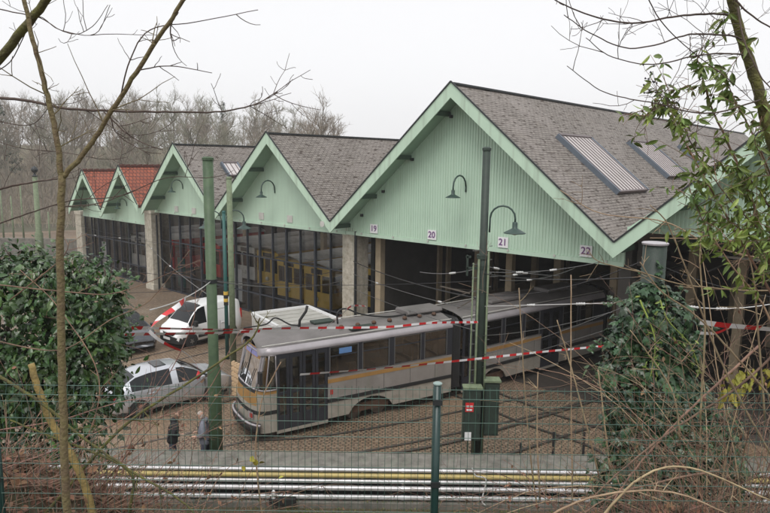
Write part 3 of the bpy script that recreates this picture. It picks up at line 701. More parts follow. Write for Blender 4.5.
# ------------------------------------------------------------------ tram
TR = empty('articulated_tram', A1 + N1*1.1 + T1*2.5, math.atan2(T1.y, T1.x), 'long cream and grey articulated tram with an ochre stripe running into the depot', 'tram')
TI = wtf(TR)
def frame(o, t): 
    n = Vector((-t.y, t.x, 0)); M_ = Matrix(((t.x, n.x, 0, 0), (t.y, n.y, 0, 0), (0, 0, 1, 0), (0, 0, 0, 1))); M_.translation = o + n*1.1; return M_
M1 = TI @ frame(A1, T1); M2 = TI @ frame(B1, T2)
J2 = B1 + T2*8.6; T3 = (NV*.9 + T2*.1).normalized(); M3 = TI @ frame(J2 + T3*.3, T3)
HW = 1.1
def tp(mb, name, m, M_, par=TR, **k): return mb.build(name, m, par, tf=M_, **k)
def car_section(M_, t0, t1, doors, wins, arches, label):
    low = MB(); up = MB(); st = MB(); dk = MB(); pil = MB(); gl = MB(); dr = MB(); dg = MB(); wf = MB(); sm = MB()
    for sg in (-1, 1):
        y0, y1 = (sg*HW, sg*(HW-.05)); ya, yb = min(y0, y1), max(y0, y1)
        cuts = sorted([a for a, b in doors] + [b for a, b in doors]); segs = []; cur = t0
        for a, b in doors:
            if a > cur: segs.append((cur, a))
            cur = b
        if cur < t1: segs.append((cur, t1))
        for a, b in segs:
            x = a+1.03
            while x < b-.2: sm.box(x-.005, x+.005, *sorted((sg*(HW+.004), sg*(HW-.01))), .985, 1.495); x += 1.05
            up.box(a, b, ya, yb, .98, 1.50); yo = sorted((sg*(HW+.012), sg*HW))
            st.box(a, b, *sorted((sg*(HW+.006), sg*(HW-.03))), 1.502, 1.63)
            up.box(a, b, ya, yb, 1.632, 1.72)
            dk.box(a, b, *sorted((sg*(HW+.02), sg*(HW-.03))), .86, .978)
            # skirt with rounded arches
            x = a
            for (c, d) in [q for q in arches if q[0] < b and q[1] > a]:
                if c > x: low.box(x, c, ya, yb, .33, .858)
                P = [(c, .33), (c, .858), (d, .858), (d, .33)]
                w_ = (d-c)
                n = 10; pts = [(c, .858)] + [(c + w_*k/n, .33 + .46*math.sin(PI*k/n)**.6 if 0 < k < n else .33) for k in range(n+1)] + [(d, .858)]
                for k in range(n):
                    xa, za = pts[1+k]; xb, zb_ = pts[2+k]
                    low.prism([(xa, za), (xb, zb_), (xb, .858), (xa, .858)], lambda p, q, t: (p, t, q), ya, yb)
                x = d
            if x < b: low.box(x, b, ya, yb, .33, .858)
        for (a, b) in wins:
            yo_ = sorted((sg*(HW+.009), sg*(HW-.01)))
            for q in ((a-.02, a+.012, 1.722, 2.69), (b-.012, b+.02, 1.722, 2.69), (a+.013, b-.013, 1.722, 1.748), (a+.013, b-.013, 2.665, 2.69)): wf.box(q[0], q[1], *yo_, q[2], q[3])
            gl.box(a, b, *sorted((sg*(HW-.02), sg*(HW-.03))), 1.73, 2.68)
            fr = MB
            pil.box(a, b, *sorted((sg*(HW+.004), sg*(HW-.04))), 2.36, 2.385)
        edges = [t0] + [v for q in sorted(wins + doors) for v in q] + [t1]
        for k in range(0, len(edges)-1, 2):
            if edges[k+1]-edges[k] > .01: pil.box(edges[k], edges[k+1], *sorted((sg*(HW+.002), sg*(HW-.06))), 1.722, 2.7)
        for (a, b) in doors:
            n = 4 if b-a > 1.4 else 2
            dr.box(a, b, *sorted((sg*(HW-.03), sg*(HW-.05))), .3, .5); 
            for k in range(n):
                xa, xb = lerp(a, b, k/n), lerp(a, b, (k+1)/n)
                yy = sorted((sg*(HW-.005), sg*(HW-.055)))
                dr.box(xa+.012, xa+.1, *yy, .3, 2.7); dr.box(xb-.1, xb-.012, *yy, .3, 2.7); dr.box(xa+.1, xb-.1, *yy, .3, .75); dr.box(xa+.1, xb-.1, *yy, 2.55, 2.7); dr.box(xa+.1, xb-.1, *yy, 1.42, 1.5)
                dg.box(xa+.1, xb-.1, *sorted((sg*(HW-.03), sg*(HW-.04))), .75, 2.55)
            low.box(a, b, ya, yb, .2, .3)
    tp(up, 'side_panel', 'tram_body', M_); tp(low, 'skirt', 'tram_lower', M_); tp(st, 'ochre_stripe', 'orange', M_)
    tp(dk, 'rubbing_strip', 'black', M_); tp(pil, 'window_pillar', 'tram_door', M_); tp(gl, 'side_window', 'tram_glass', M_); tp(wf, 'window_frame', 'wire_grey', M_); tp(sm, 'panel_seam', 'black', M_) if sm.f else None
    d = tp(dr, 'door', 'tram_door', M_); tp(dg, 'door_glass', 'tram_glass', M_, d)
    fl = MB(); fl.box(t0, t1, -HW+.06, HW-.06, .8, .88); fl.box(t0+.3, t1-.1, -.5, .5, .35, .8); tp(fl, 'floor', 'black', M_)
    se = MB(); s2 = MB()
    x = t0+1.4
    while x < t1-.8:
        for y in (-.75, .75):
            if not any(a-.2 < x < b+.2 for a, b in doors): se.box(x, x+.42, y-.3, y+.3, 1.2, 1.3); se.box(x+.36, x+.44, y-.3, y+.3, 1.3, 1.85)
        x += 1.05
    for a, b in wins: s2.tube([(a, -.85, .9), (a, -.85, 2.7)], .02, 5)
    tp(se, 'seat', 'wood', M_); tp(s2, 'grab_pole', 'tram_yellow', M_)
RP = [(1.12, 2.71), (1.13, 2.76), (1.10, 2.83), (1.02, 2.92), (.88, 3.00), (.5, 3.09), (0, 3.13)]
def roof_loft(M_, stations, name='roof'):
    top = MB(); cor = MB(); rows = []; rc = []
    for (t, sc, dz) in stations:
        full = [(-y*sc, z+dz) for y, z in RP] + [(y*sc, z+dz) for y, z in RP[-2::-1]]
        rows.append([(t - (0), y, z) for y, z in full])
    n = len(RP)*2-1
    for r in rows: pass
    top.grid([r[3:n-3] for r in rows]); cor.grid([r[0:4] for r in rows]); cor.grid([r[n-4:] for r in rows])
    o = tp(top, name, 'tram_roof', M_, smooth=True); tp(cor, 'cornice', 'tram_cornice', M_, smooth=True)
    gt = MB()
    for sg in (-1, 1): gt.tube([(stations[1][0] if stations[0][1] < 1 else stations[0][0], sg*1.02, 3.0), (stations[-1][0], sg*1.02, 3.0)], .018, 6)
    tp(gt, 'rain_gutter', 'white_dirty', M_, o)
    return o
car_section(M1, -.28, 6.35, [(-.28, 1.45)], [(1.52, 2.53), (2.71, 3.71), (3.94, 5.0), (5.17, 6.11)], [(2.2, 3.9)], 'front')
car_section(M2, -.05, 8.5, [(-.05, .75), (4.3, 5.5)], [(.95, 1.95), (2.15, 3.1), (3.3, 4.15), (5.65, 6.6), (6.8, 7.7)], [(.9, 2.3)], 'middle')
car_section(M3, .1, 10, [(3, 4.2)], [(.3, 1.3), (1.6, 2.7), (4.6, 5.7), (6, 7), (7.4, 8.6)], [(.6, 2.2)], 'rear')
roof_loft(M1, [(-.72, .60, -.07), (-.70, .76, -.04), (-.62, .87, -.02), (-.42, .95, 0), (-.1, .985, 0), (.4, 1, 0), (6.35, 1, 0)])
roof_loft(M2, [(-.05, 1, 0), (8.5, 1, 0)]); roof_loft(M3, [(.1, 1, 0), (10, 1, 0)])
MB().box(9.95, 10., -1.1, 1.1, .3, 3.0).build('end_wall', 'tram_body', TR, tf=M3)
# bellows joints
for (Ma, ta, Mb, tb) in ((M1, 6.35, M2, -.05), (M2, 8.5, M3, .1)):
    m = MB(); rows = []
    ring = [(-1.02, .4), (-1.02, 2.75), (-.8, 2.95), (.8, 2.95), (1.02, 2.75), (1.02, .4)]
    for k in range(9):
        f = k/8; sc = 1.0 if k % 2 else .93
        rows.append([tuple((Ma @ Vector((ta, y*sc, z if z < 1 else z*(.97+.03*sc)))).lerp(Mb @ Vector((tb, y*sc, z if z < 1 else z*(.97+.03*sc))), f)) for y, z in ring])
    m.grid(rows, close=True); m.build('bellows', 'black', TR)
# nose
def nose_t(z):
    if z < .95: return -1.0
    if z < 1.5: return -1.0 + (z-.95)*.10
    return -.945 + (z-1.5)*.27
NP = 22
def plan(z, j, ex=0.):
    a = -PI/2 + PI*j/NP; c, s_ = math.cos(a), math.sin(a)
    tn = nose_t(z) - ex
    hw = HW*(1 if z < 1.6 else 1-.045*(z-1.6)) + ex
    t = -.28 + (tn+.28)*abs(c)**.5; y = hw*(1 if s_ > 0 else -1)*abs(s_)**.80
    return (t, y, z)
def nose_band(z0, z1, j0, j1, name, m, n=3, ex=0., par=TR):
    mb = MB(); mb.grid([[plan(lerp(z0, z1, k/n), j, ex) for j in range(j0, j1+1)] for k in range(n+1)]); return tp(mb, name, m, M1, par, smooth=True)
nose_band(.28, .86, 0, NP, 'nose_skirt', 'tram_lower')
nose_band(.86, .98, 0, NP, 'nose_strip', 'black', 1, .006)
nose_band(.98, 1.50, 0, 5, 'nose_side', 'tram_lower'); nose_band(.98, 1.50, 17, NP, 'nose_side', 'tram_lower'); nose_band(.98, 1.12, 5, 6, 'nose_corner', 'tram_lower'); nose_band(.98, 1.12, 16, 17, 'nose_corner', 'tram_lower')
nose_band(1.12, 1.50, 5, 17, 'front_panel', 'orange'); nose_band(.98, 1.12, 6, 16, 'nose_lower_panel', 'tram_lower', 1)
nose_band(1.50, 1.64, 0, 6, 'nose_stripe', 'orange', 1)
nose_band(1.50, 1.64, 16, NP, 'nose_stripe', 'orange', 1)
nose_band(1.50, 1.60, 6, 16, 'screen_sill', 'black', 1)
nose_band(1.64, 2.66, 0, 5, 'cab_window', 'tram_glass'); nose_band(1.64, 2.66, 17, NP, 'cab_window', 'tram_glass')
MAT['screen'] = glass_mat('windscreen_glass', (.4, .45, .48), .30)
nose_band(1.60, 2.5, 6, 16, 'windscreen', 'screen')
nose_band(2.5, 2.78, 6, 16, 'headboard', 'orange')
nose_band(2.535, 2.745, 8, 14, 'destination_display', 'display', 1, .012)
for j in (0, 2, 5, 6, 11, 16, 17, 20, 22):
    m = MB(); m.tube([plan(z, j, .004) for z in (1.6, 1.9, 2.2, 2.5, 2.72)], .035 if j in (5, 6, 16, 17) else .02, 6); tp(m, 'screen_pillar', 'tram_cornice' if j in (0, 2, 5, 6, 16, 17, 20, 22) else 'black', M1, smooth=True)
m = MB(); m.tube([plan(1.62, j, .005) for j in range(0, 23)], .022, 6); m.tube([plan(2.69, j, .005) for j in range(0, 23)], .03, 6); tp(m, 'screen_rim', 'tram_cornice', M1, smooth=True)
m = MB(); m.grid([[plan(z, j, ex) for j in range(3, 20)] for z, ex in ((.30, .02), (.34, .14), (.56, .16), (.62, .05))]); bu = tp(m, 'bumper', 'black', M1, smooth=True)
m = MB(); m.tube([plan(.585, j, .13) for j in range(3, 20)], .035, 6); tp(m, 'bumper_trim', 'tram_cornice', M1, bu, smooth=True)
for j in (7, 15):
    m = MB(); m.grid([[plan(z, jj, .035) for jj in (j-1, j-.5, j, j+.5, j+1)] for z in (.70, .92)]); tp(m, 'light_cluster', 'tram_cornice', M1)
    m = MB(); m.grid([[plan(z, jj, .05) for jj in (j-.8, j-.3, j+.2)] for z in (.74, .88)]); tp(m, 'tail_light', 'red_lamp', M1)
m = MB()   # wipers and mirror
m.tube([plan(1.66, 9, .03), plan(2.2, 8, .03)], .012, 5); m.tube([plan(1.66, 13, .03), plan(2.2, 12, .03)], .012, 5); tp(m, 'wiper', 'black', M1)
m = MB(); m.tube([plan(2.2, 4, .0), plan(2.25, 4, .25)], .015, 5); p_ = plan(2.25, 4, .25); m.box(p_[0]-.06, p_[0]+.02, p_[1]-.12, p_[1]+.08, p_[2]-.35, p_[2]+.02); tp(m, 'mirror', 'black', M1)
m = MB(); m.box(-.6, .9, -.8, .8, .35, .8); tp(m, 'cab_floor', 'black', M1)
m = MB(); m.box(-.45, -.2, -.35, .3, 1.0, 1.9); m.box(-.72, -.5, -.6, .6, .85, 1.5); tp(m, 'driver_desk', 'frame', M1)
m = MB(); m.box(-.55, -.5, -.95, -.5, 1.05, 2.6); tp(m, 'cab_partition', 'orange', M1)
m = MB(); m.box(1.53, 1.62, -HW-.012, -HW-.004, 1.12, 1.28); tp(m, 'marker_light', 'red_lamp', M1)
m = MB(); m.box(1.85, 2.3, -HW+.0, -HW+.014, 2.42, 2.6); tp(m, 'blue_sticker', 'blue_sticker', M1)
# bogies and wheels
for Mx, ts in ((M1, (2.55, 3.5, -.2)), (M2, (1.1, 2.0)), (M3, (.9, 1.9, 7.5, 8.5))):
    for t_ in ts:
        for sg in (-1, 1):
            wv = tp(MB().lathe([(.33, -.06), (.33, .06)], (t_, sg*.72, .34), 20, axis=Vector((0, 1, 0))), 'wheel', 'rail', Mx)
    m = MB(); m.box(min(ts)-.2, max(ts)+.3, -.95, -.85, .28, .55); m.box(min(ts)-.2, max(ts)+.3, .85, .95, .28, .55); tp(m, 'bogie', MAT.get('bog') or MAT.setdefault('bog', mat('rusty_bogie', (.10, .055, .035), .85)), Mx)
# roof fittings
m = MB(); m.prism([(-.35, 3.12), (-.45, 3.2), (-.38, 3.30), (.38, 3.30), (.45, 3.2), (.35, 3.12)], lambda a, b, t: (t, a, b), 4.9, 6.4); tp(m, 'roof_vent', 'tram_roof', M1, bevel=.03)
m = MB(); m.tube([(1.0, .1, 3.12), (1.02, .1, 3.35), (1.25, .12, 3.62), (1.3, .12, 3.8)], .045, 6); tp(m, 'trolley_stub', 'black', M1, smooth=True)
m = MB(); m.tube(catmull([(2.3, -.1, 3.12), (2.3, -.1, 3.5), (2.6, -.1, 3.6), (3.2, -.15, 3.35), (4.2, -.2, 3.16), (5.2, -.3, 3.2)], 8), .03, 6); m.tube(catmull([(-.7, .6, 3.2), (0, .5, 3.25), (.3, .4, 3.45), (.75, .3, 3.2), (1.0, .2, 3.16)], 8), .025, 6); tp(m, 'roof_cable', 'black', M1, smooth=True)
m = MB()
for k in range(7): m.lathe([(.07, 0), (.09, .05), (.05, .1)], (2.2+k*.62, -.55, 3.09), 8)
tp(m, 'roof_insulator', 'bog', M1, smooth=True)
m = MB(); m.box(1.55, 2.3, .1, .5, 3.12, 3.2); m.box(2.4, 3.3, -.9, -.55, 3.05, 3.12); tp(m, 'roof_box', 'pole_dark', M1, bevel=.02)
m = MB(); m.prism([(-.5, 3.12), (-.5, 3.24), (.5, 3.24), (.5, 3.12)], lambda a, b, t: (t, a, b), 2.0, 4.0); m.prism([(-.4, 3.12), (-.4, 3.28), (.4, 3.28), (.4, 3.12)], lambda a, b, t: (t, a, b), 5.5, 7.4); tp(m, 'roof_vent', 'tram_roof', M2, bevel=.03)
m = MB()    # folded pantograph on the middle section
for sg in (-.5, .5): m.tube([(.2, sg, 3.2), (1.8, sg*.6, 3.55), (.5, sg*.8, 3.75)], .025, 5)
m.tube([(.5, -.8, 3.77), (.5, .8, 3.77)], .03, 5); tp(m, 'pantograph', 'rail', M2)

# ------------------------------------------------------------------ heritage trams inside
def old_tram(s, d, L, m, label, front_d=1):
    r = empty('heritage_tram', Wsd(s, d), -PHI, label, 'tram', 'old trams parked inside the glazed halls'); w_ = 1.05
    b = MB(); b.box(-w_, w_, 0, L, .7, 1.55); b.box(-w_, w_, 0, L, 2.45, 2.85)
    for k in range(int(L/1.1)+1):
        y = min(L-.1, k*1.1); b.box(-w_, -w_+.08, y, y+.12, 1.55, 2.45); b.box(w_-.08, w_, y, y+.12, 1.55, 2.45)
    for x in (-w_, -.38, .28, w_-.1): b.box(x, x+.1, 0, .1, 1.55, 2.45)
    b.build('body', m, r, bevel=.02)
    g_ = MB(); g_.box(-w_+.03, w_-.03, .04, .06, 1.55, 2.45); g_.box(w_-.05, w_-.03, .1, L, 1.55, 2.45); g_.build('window', 'tram_glass', r)
    rf = MB(); rf.grid([[(x, y, z) for x, z in ((-1.12, 2.85), (-.95, 2.98), (-.5, 3.1), (0, 3.14), (.5, 3.1), (.95, 2.98), (1.12, 2.85))] for y in (-.12, L+.1)]); rf.build('roof', 'white_dirty', r, smooth=True)
    un = MB(); un.box(-.9, .9, .1, L-.1, .35, .7); un.box(-.8, .8, -.15, .1, .3, .55); un.build('underframe', 'black', r)
    MB().lathe([(.14, 0), (.12, .08)], (0, -.0, 1.15), 14, axis=Vector((0, -1, 0))).build('headlamp', 'bulb', r, smooth=True)
    MB().box(-.42, .42, -.03, .0, 2.52, 2.78).build('destination_board', 'black', r)
    return r
old_tram(-27.6, 23.2, 9, 'tram_yellow', 'old yellow tram behind the glazing, leftmost of the yellow ones')
old_tram(-24.6, 22.6, 9, 'tram_yellow', 'old yellow tram in the middle behind the dark glazing')
old_tram(-22.0, 24.6, 9, 'tram_yellow', 'old yellow tram nearest the concrete column inside the glazing')
old_tram(-31.2, 24.5, 9, 'tram_yellow', 'old yellow tram farthest left of the yellow group, partly behind the thick pole')
old_tram(-34.2, 25, 9, 'white_dirty', 'old pale tram behind the glazing under the small grey gable')
old_tram(-36.6, 24, 9, 'red', 'old dull red tram behind the glazing under the small grey gable')
old_tram(-41.5, 23.5, 8, 'red', 'old red tram under the nearer red-roofed gable')
old_tram(-46, 25, 8, 'tram_yellow', 'old yellow tram under the farthest red-roofed gable')

old_tram(-43.8, 22.6, 8, 'white_dirty', 'old pale tram between the red and yellow ones under the red roofs')
for k, (s_, d_, col, lb) in enumerate([(-39.9, 22.0, 'red', 'red banner stand just inside the glazing beside the stone column'), (-48.3, 22.2, 'white', 'white banner stand inside the far end of the glazing'), (-37.0, 22.0, 'teal', 'teal banner stand inside the small grey-gabled hall'), (-31.0, 22.1, 'white', 'white banner stand inside the small grey-gabled hall')]):
    P = Wsd(s_, d_); r = empty('banner_stand', P, -PHI, lb, 'banner', 'banner stands inside the halls')
    MB().box(-.45, .45, -.015, .015, .15, 2.1).build('banner', col, r); MB().box(-.5, .5, -.2, .2, 0, .12).build('foot', 'steel_dark', r)
# ------------------------------------------------------------------ cars
def wheel(r, x, y, R=.31, wd=.2):
    sg = 1 if y > 0 else -1
    t = MB().lathe([(R-.05, -wd/2), (R, -wd/2+.03), (R, wd/2-.03), (R-.05, wd/2)], (x, y, R), 22, axis=Vector((0, 1, 0))).build('wheel', 'tyre', r, smooth=False)
    m = MB(); m.lathe([(R*.66, 0), (R*.6, .012), (.05, .03)], (x, y+sg*(wd/2-.02), R), 16, axis=Vector((0, sg, 0)))
    o = m.build('rim', 'rim', t)
    m = MB()
    for k in range(5):
        a = k*2*PI/5+.3; m.lathe([(.05, 0), (.05, .012)], (x+math.cos(a)*R*.38, y+sg*(wd/2+.005), R+math.sin(a)*R*.38), 8, axis=Vector((0, sg, 0)))
    m.build('rim_hole', 'black', t)
def car(name, org, rz, label, group, st, body, W, glass_side, screen, rear, wheels, doors, R=.31, cat='car', roofbox=None, pillars=()):
    """st rows: x, z_sill, z_belt, z_roof, half width, half width of the roof"""
    r = empty(name, org, rz, label, cat, group)
    # refine stations
    S = [st[0]]
    for a, b in zip(st, st[1:]):
        n = max(1, int((b[0]-a[0])/.16))
        for k in range(1, n+1): S.append(tuple(lerp(a[i], b[i], k/n) for i in range(6)))
    def sec(q):
        x, zs, zb, zr, hw, rw = q
        zr = max(zr, zb+.01); up = min(1, (zr-zb)/.35); rw2 = hw*.96*(1-up) + rw*up
        p = [(hw*.90, zs), (hw*.975, zs+.08), (hw, lerp(zs, zb, .45)), (hw*.99, zb-.10), (hw*.96, zb), (lerp(hw*.95, rw2, .93), lerp(zb, zr, .90)), (rw2*.93, lerp(zb, zr, .97)), (rw2*.6, zr), (0, zr+.018)]
        return [(x, -y, z) for y, z in p] + [(x, y, z) for y, z in p[-2::-1]]
    rows = [sec(q) for q in S]; nc = len(rows[0]); B = MB(); Gs = MB(); i0 = 0
    B.v = [tuple(p) for rw_ in rows for p in rw_]; Gs.v = list(B.v)
    for a in range(len(rows)-1):
        xm = (S[a][0]+S[a+1][0])/2
        for b in range(nc-1):
            f = (a*nc+b, (a+1)*nc+b, (a+1)*nc+b+1, a*nc+b+1)
            side = b in (4, nc-2-4); top = 6 <= b <= nc-2-6
            g_ = (side and glass_side[0] < xm < glass_side[1] and not any(abs(xm-p) < .05 for p in pillars)) or (top and (screen[0] < xm < screen[1] or rear[0] < xm < rear[1]))
            zm = (rows[a][b][2]+rows[a][b+1][2])/2
            (Gs if g_ else B).f.append(f)
    B.f.append(tuple(range(nc-1, -1, -1))); B.f.append(tuple((len(rows)-1)*nc+k for k in range(nc)))
    # drop unused verts from the glass mesh
    us = sorted({k for f in Gs.f for k in f}); mp = {k: i for i, k in enumerate(us)}; Gs.v = [Gs.v[k] for k in us]; Gs.f = [tuple(mp[k] for k in f) for f in Gs.f]
    bo_ = B.build('body', body, r, smooth=True)
    Gs.build('window', 'car_glass', r, smooth=True)
    hw = W/2
    for wx in wheels:
        for sg in (-1, 1):
            wheel(r, wx, sg*(hw-.085), R)
            m = MB(); n = 14     # dark arch well with a lip
            m.prism([(wx+math.cos(PI*k/n)*R*1.13, R*.95+math.sin(PI*k/n)*R*1.18) for k in range(n+1)], lambda p, q, t: (p, t, q), *sorted((sg*(hw-.25), sg*(hw+.004))))
            m.build('wheel_arch', 'black', r)
    L_ = S[-1][0]
    m = MB(); m.box(.3, L_-.3, -hw+.1, hw-.1, .2, .34); m.build('underbody', 'black', r)
    dl = MB()
    for x in doors:
        for sg in (-1, 1): dl.box(x-.006, x+.006, *sorted((sg*(hw+.001), sg*(hw-.05))), .35, st[len(st)//2][2]-.03)
    dl.build('door_gap', 'black', r)
    hd = MB()
    for x in doors[:2]:
        for sg in (-1, 1): hd.box(x-.28, x-.08, *sorted((sg*(hw+.02), sg*(hw-.04))), st[len(st)//2][2]-.16, st[len(st)//2][2]-.12)
    hd.build('door_handle', body, r, bevel=.008)
    return r
hatch = [(0, .42, .62, .64, .62, .55), (.06, .32, .80, .84, .74, .60), (.16, .28, .92, .97, .82, .62), (.45, .25, .95, 1.16, .87, .60), (.85, .24, .955, 1.37, .895, .58), (1.3, .23, .95, 1.45, .90, .57), (2.0, .22, .94, 1.475, .90, .57), (2.45, .22, .93, 1.43, .90, .57), (2.85, .22, .92, 1.26, .90, .60), (3.3, .22, .91, 1.00, .89, .68), (3.45, .22, .90, .93, .885, .7), (3.95, .24, .82, .85, .86, .68), (4.2, .28, .70, .72, .78, .6), (4.32, .34, .56, .58, .66, .5)]
def finish_hatch(r, body):
    L_ = 4.32
    for sg in (-1, 1):
        m = MB(); m.grid([[(4.02+.1*k, sg*(.84-.05*k*k), z) for k in (0, 1, 1.9)] for z in (.62, .74)]); m.build('headlight', 'bulb', r)
        MB().box(.02, .17, *sorted((sg*.80, sg*.64)), .78, .98).build('tail_light', 'red_lamp', r, bevel=.03)
        m = MB(); m.box(2.95, 3.1, *sorted((sg*.9, sg*1.06)), .92, 1.06); m.build('mirror', body, r, bevel=.03)
    MB().box(1.6, 2.0, -.33, .33, 1.478, 1.497).build('sunroof', 'car_glass', r, bevel=.01)
    m = MB(); m.box(-.012, .02, -.26, .26, .62, .73); m.build('number_plate', 'white', r)
hd1 = Vector((.76, .65, 0)).normalized()
c1 = car('parked_car', Vector((-9.25, 19.95, 0)) + Vector((-hd1.y, hd1.x, 0))*.0, math.atan2(hd1.y, hd1.x), 'silver hatchback parked beside the thick green pole', 'cars parked in the yard', hatch, 'silver', 1.8, (.55, 3.2), (2.5, 3.36), (.22, .82), (.85, 3.45), (1.45, 2.2, 3.15), pillars=(1.02, 2.12))
finish_hatch(c1, 'silver')
hd2 = Vector((.6, -.8, 0)).normalized()
p_ = atz(138, 352, 0)
c2 = car('parked_car', p_ - hd2*3.9 + Vector((.0, -.15, 0)), math.atan2(hd2.y, hd2.x), 'dark car half hidden behind the ivy bush left of the white van', 'cars parked in the yard', hatch, 'dark_car', 1.8, (.55, 3.2), (2.5, 3.36), (.22, .82), (.85, 3.45), (1.45, 2.2, 3.15), pillars=(1.02, 2.12))
finish_hatch(c2, 'dark_car')
vanst = [(0, .45, 1.0, 1.70, .80, .66), (.06, .35, 1.02, 1.80, .86, .68), (.3, .30, 1.05, 1.86, .88, .68), (1.5, .28, 1.06, 1.88, .89, .68), (2.5, .27, 1.05, 1.86, .89, .68), (2.75, .27, 1.04, 1.78, .89, .67), (3.1, .27, 1.03, 1.45, .88, .68), (3.4, .27, 1.0, 1.16, .88, .7), (3.55, .27, .98, 1.02, .875, .7), (3.85, .3, .86, .90, .85, .66), (4.0, .34, .66, .69, .78, .6), (4.06, .4, .55, .57, .66, .5)]
hv = -Vector((.62, .78, 0)).normalized()
fr_ = Vector((-9.1, 27.3, 0))
cv = car('delivery_van', fr_ - hv*3.5 + Vector((hv.y, -hv.x, 0))*.88, math.atan2(hv.y, hv.x), 'white delivery van with black bumper and mirror parked in the yard', None, vanst, 'white', 1.78, (2.35, 3.3), (2.62, 3.42), (-1, -.5), (.75, 3.3), (1.5, 2.3, 3.2), R=.33, cat='van', pillars=())
cv.scale = (.87, .98, 1)
for sg in (-1, 1):
    m = MB(); m.box(3.05, 3.22, *sorted((sg*.9, sg*1.12)), 1.0, 1.26); m.build('mirror', 'black', cv, bevel=.03)
    m = MB(); m.grid([[(3.8+.1*k, sg*(.85-.05*k*k), z) for k in (0, 1, 1.8)] for z in (.64, .82)]); m.build('headlight', 'bulb', cv)
    MB().box(-.02, .05, *sorted((sg*.84, sg*.70)), .9, 1.35).build('tail_light', 'red_lamp', cv)
    MB().box(.55, 2.9, *sorted((sg*.895, sg*.87)), .42, .56).build('side_moulding', 'black', cv, bevel=.01)
m = MB(); m.grid([[(x, y, z) for x, y in ((3.6, -.90), (3.95, -.82), (4.1, -.6), (4.13, 0), (4.1, .6), (3.95, .82), (3.6, .90))] for z in (.28, .56)]); m.build('bumper', 'black', cv, smooth=True)
MB().box(4.135, 4.15, -.26, .26, .42, .53).build('number_plate', 'white', cv)
m = MB(); m.grid([[(x, y, z) for x, y in ((4.0, -.5), (4.075, -.3), (4.09, 0), (4.075, .3), (4.0, .5))] for z in (.60, .72)]); m.build('grille', 'black', cv)
for sg in (-1, 1): MB().box(1.15, 2.25, *sorted((sg*.892, sg*.872)), 1.56, 1.575).build('door_rail', 'black', cv)
# white box trailer behind the tram
FC = Vector((-3.3, 26.8, 0)); ax1 = Vector((.56, -.83, 0)).normalized(); ax2 = Vector((-ax1.y*-1, 0, 0)); ax2 = Vector((-.83, -.56, 0)).normalized()
tl = empty('box_trailer', FC + ax1*2 + ax2*1.3, math.atan2(ax1.y, ax1.x), 'white flat-roofed box trailer parked behind the tram', 'trailer')
m = MB(); m.box(-2, 2, -1.3, 1.3, .75, 2.22); m.build('body', 'white_dirty', tl)
m = MB()
for q in ((-2.02, 2.02, 1.2, 1.32), (-2.02, 2.02, -1.32, -1.2), (-2.02, -1.9, -1.2, 1.2), (1.9, 2.02, -1.2, 1.2)): m.box(*q, 2.18, 2.31)
m.build('roof_rim', 'white', tl)
m = MB(); m.box(-1.9, 1.9, -1.2, 1.2, 2.223, 2.235)
for k in range(7): m.box(-1.7+k*.55, -1.66+k*.55, -1.2, 1.2, 2.236, 2.255)
m.build('roof_skin', MAT.setdefault('trl', mat('grey_roof_sheet', (.38, .37, .34), .7, var=.15, scale=2)), tl)
for x in (-.9, .9):
    for sg in (-1, 1): wheel(tl, x, sg*1.0, .36)
MB().box(-1.9, 1.9, -1.0, 1.0, .45, .75).build('chassis', 'black', tl)
# wooden pallets leaning by the tram nose
pb = atz(246, 401, 0)
for k in range(3):
    r = empty('wooden_pallet', pb + Vector((-.13*k, .16*k, 0)), math.radians(-28), ['raw wood pallet standing on edge, nearest the tram nose', 'raw wood pallet standing on edge between two others', 'raw wood pallet standing on edge, farthest from the tram nose'][k], 'pallet', 'pallets stood on edge beside the tram nose')
    m = MB()
    for q in range(7): m.box(-.4, .4, -.02, 0, .02+q*.19, .14+q*.19)
    m.build('deck_board', 'wood', r)
    m = MB()
    for x in (-.38, 0, .3): m.box(x, x+.08, .002, .1, .02, 1.3)
    m.build('bearer', 'wood', r)

# ------------------------------------------------------------------ low wall, pipes
m = MB(); m.box(-40, 40, 14.85, 15.62, 0, .94); 
cw = m.build('low_wall', 'concrete', org=(0, 15.2, 0), bevel=.01); tag(cw, 'long low weathered concrete wall along the yard above the pipes', 'wall')
m = MB(); m.box(-40, 40, 14.5, 14.84, 0, .16); kb = m.build('wall_footing', 'concrete', org=(0, 14.7, 0)); tag(kb, 'grey concrete footing strip at the foot of the pipes', 'kerb')
pyy = [(471, .045, 'pipe'), (476.5, .062, 'pipe_y'), (482, .05, 'pipe'), (489, .062, 'pipe'), (498, .06, 'pipe')]
labs = ['topmost shiny metal pipe along the low wall', 'yellow pipe second from the top along the low wall', 'shiny metal pipe just below the yellow one', 'shiny metal pipe second from the bottom of the rack', 'lowest shiny metal pipe just above the footing']
for k, (py, rr, mm) in enumerate(pyy):
    p = atY(400, py, 14.6+.0*k); 
    pr_ = empty('pipe', (0, 14.62, p.z), 0, labs[k], 'pipe', 'pipes running along the low wall')
    MB().tube([(-40, 14.62, p.z), (40, 14.62, p.z)], rr, 14).build('run', mm, pr_, tf=wtf(pr_), smooth=True)
    m = MB(); x = -39.5
    while x < 40:
        m.lathe([(rr+.006, -.03), (rr+.006, .03)], (x, 14.62, p.z), 14, axis=Vector((1, 0, 0))); x += 1.0 if mm == 'pipe' else 3.0
    m.build('joint_band', 'pipe' if mm == 'pipe' else 'pipe_y', pr_, tf=wtf(pr_))
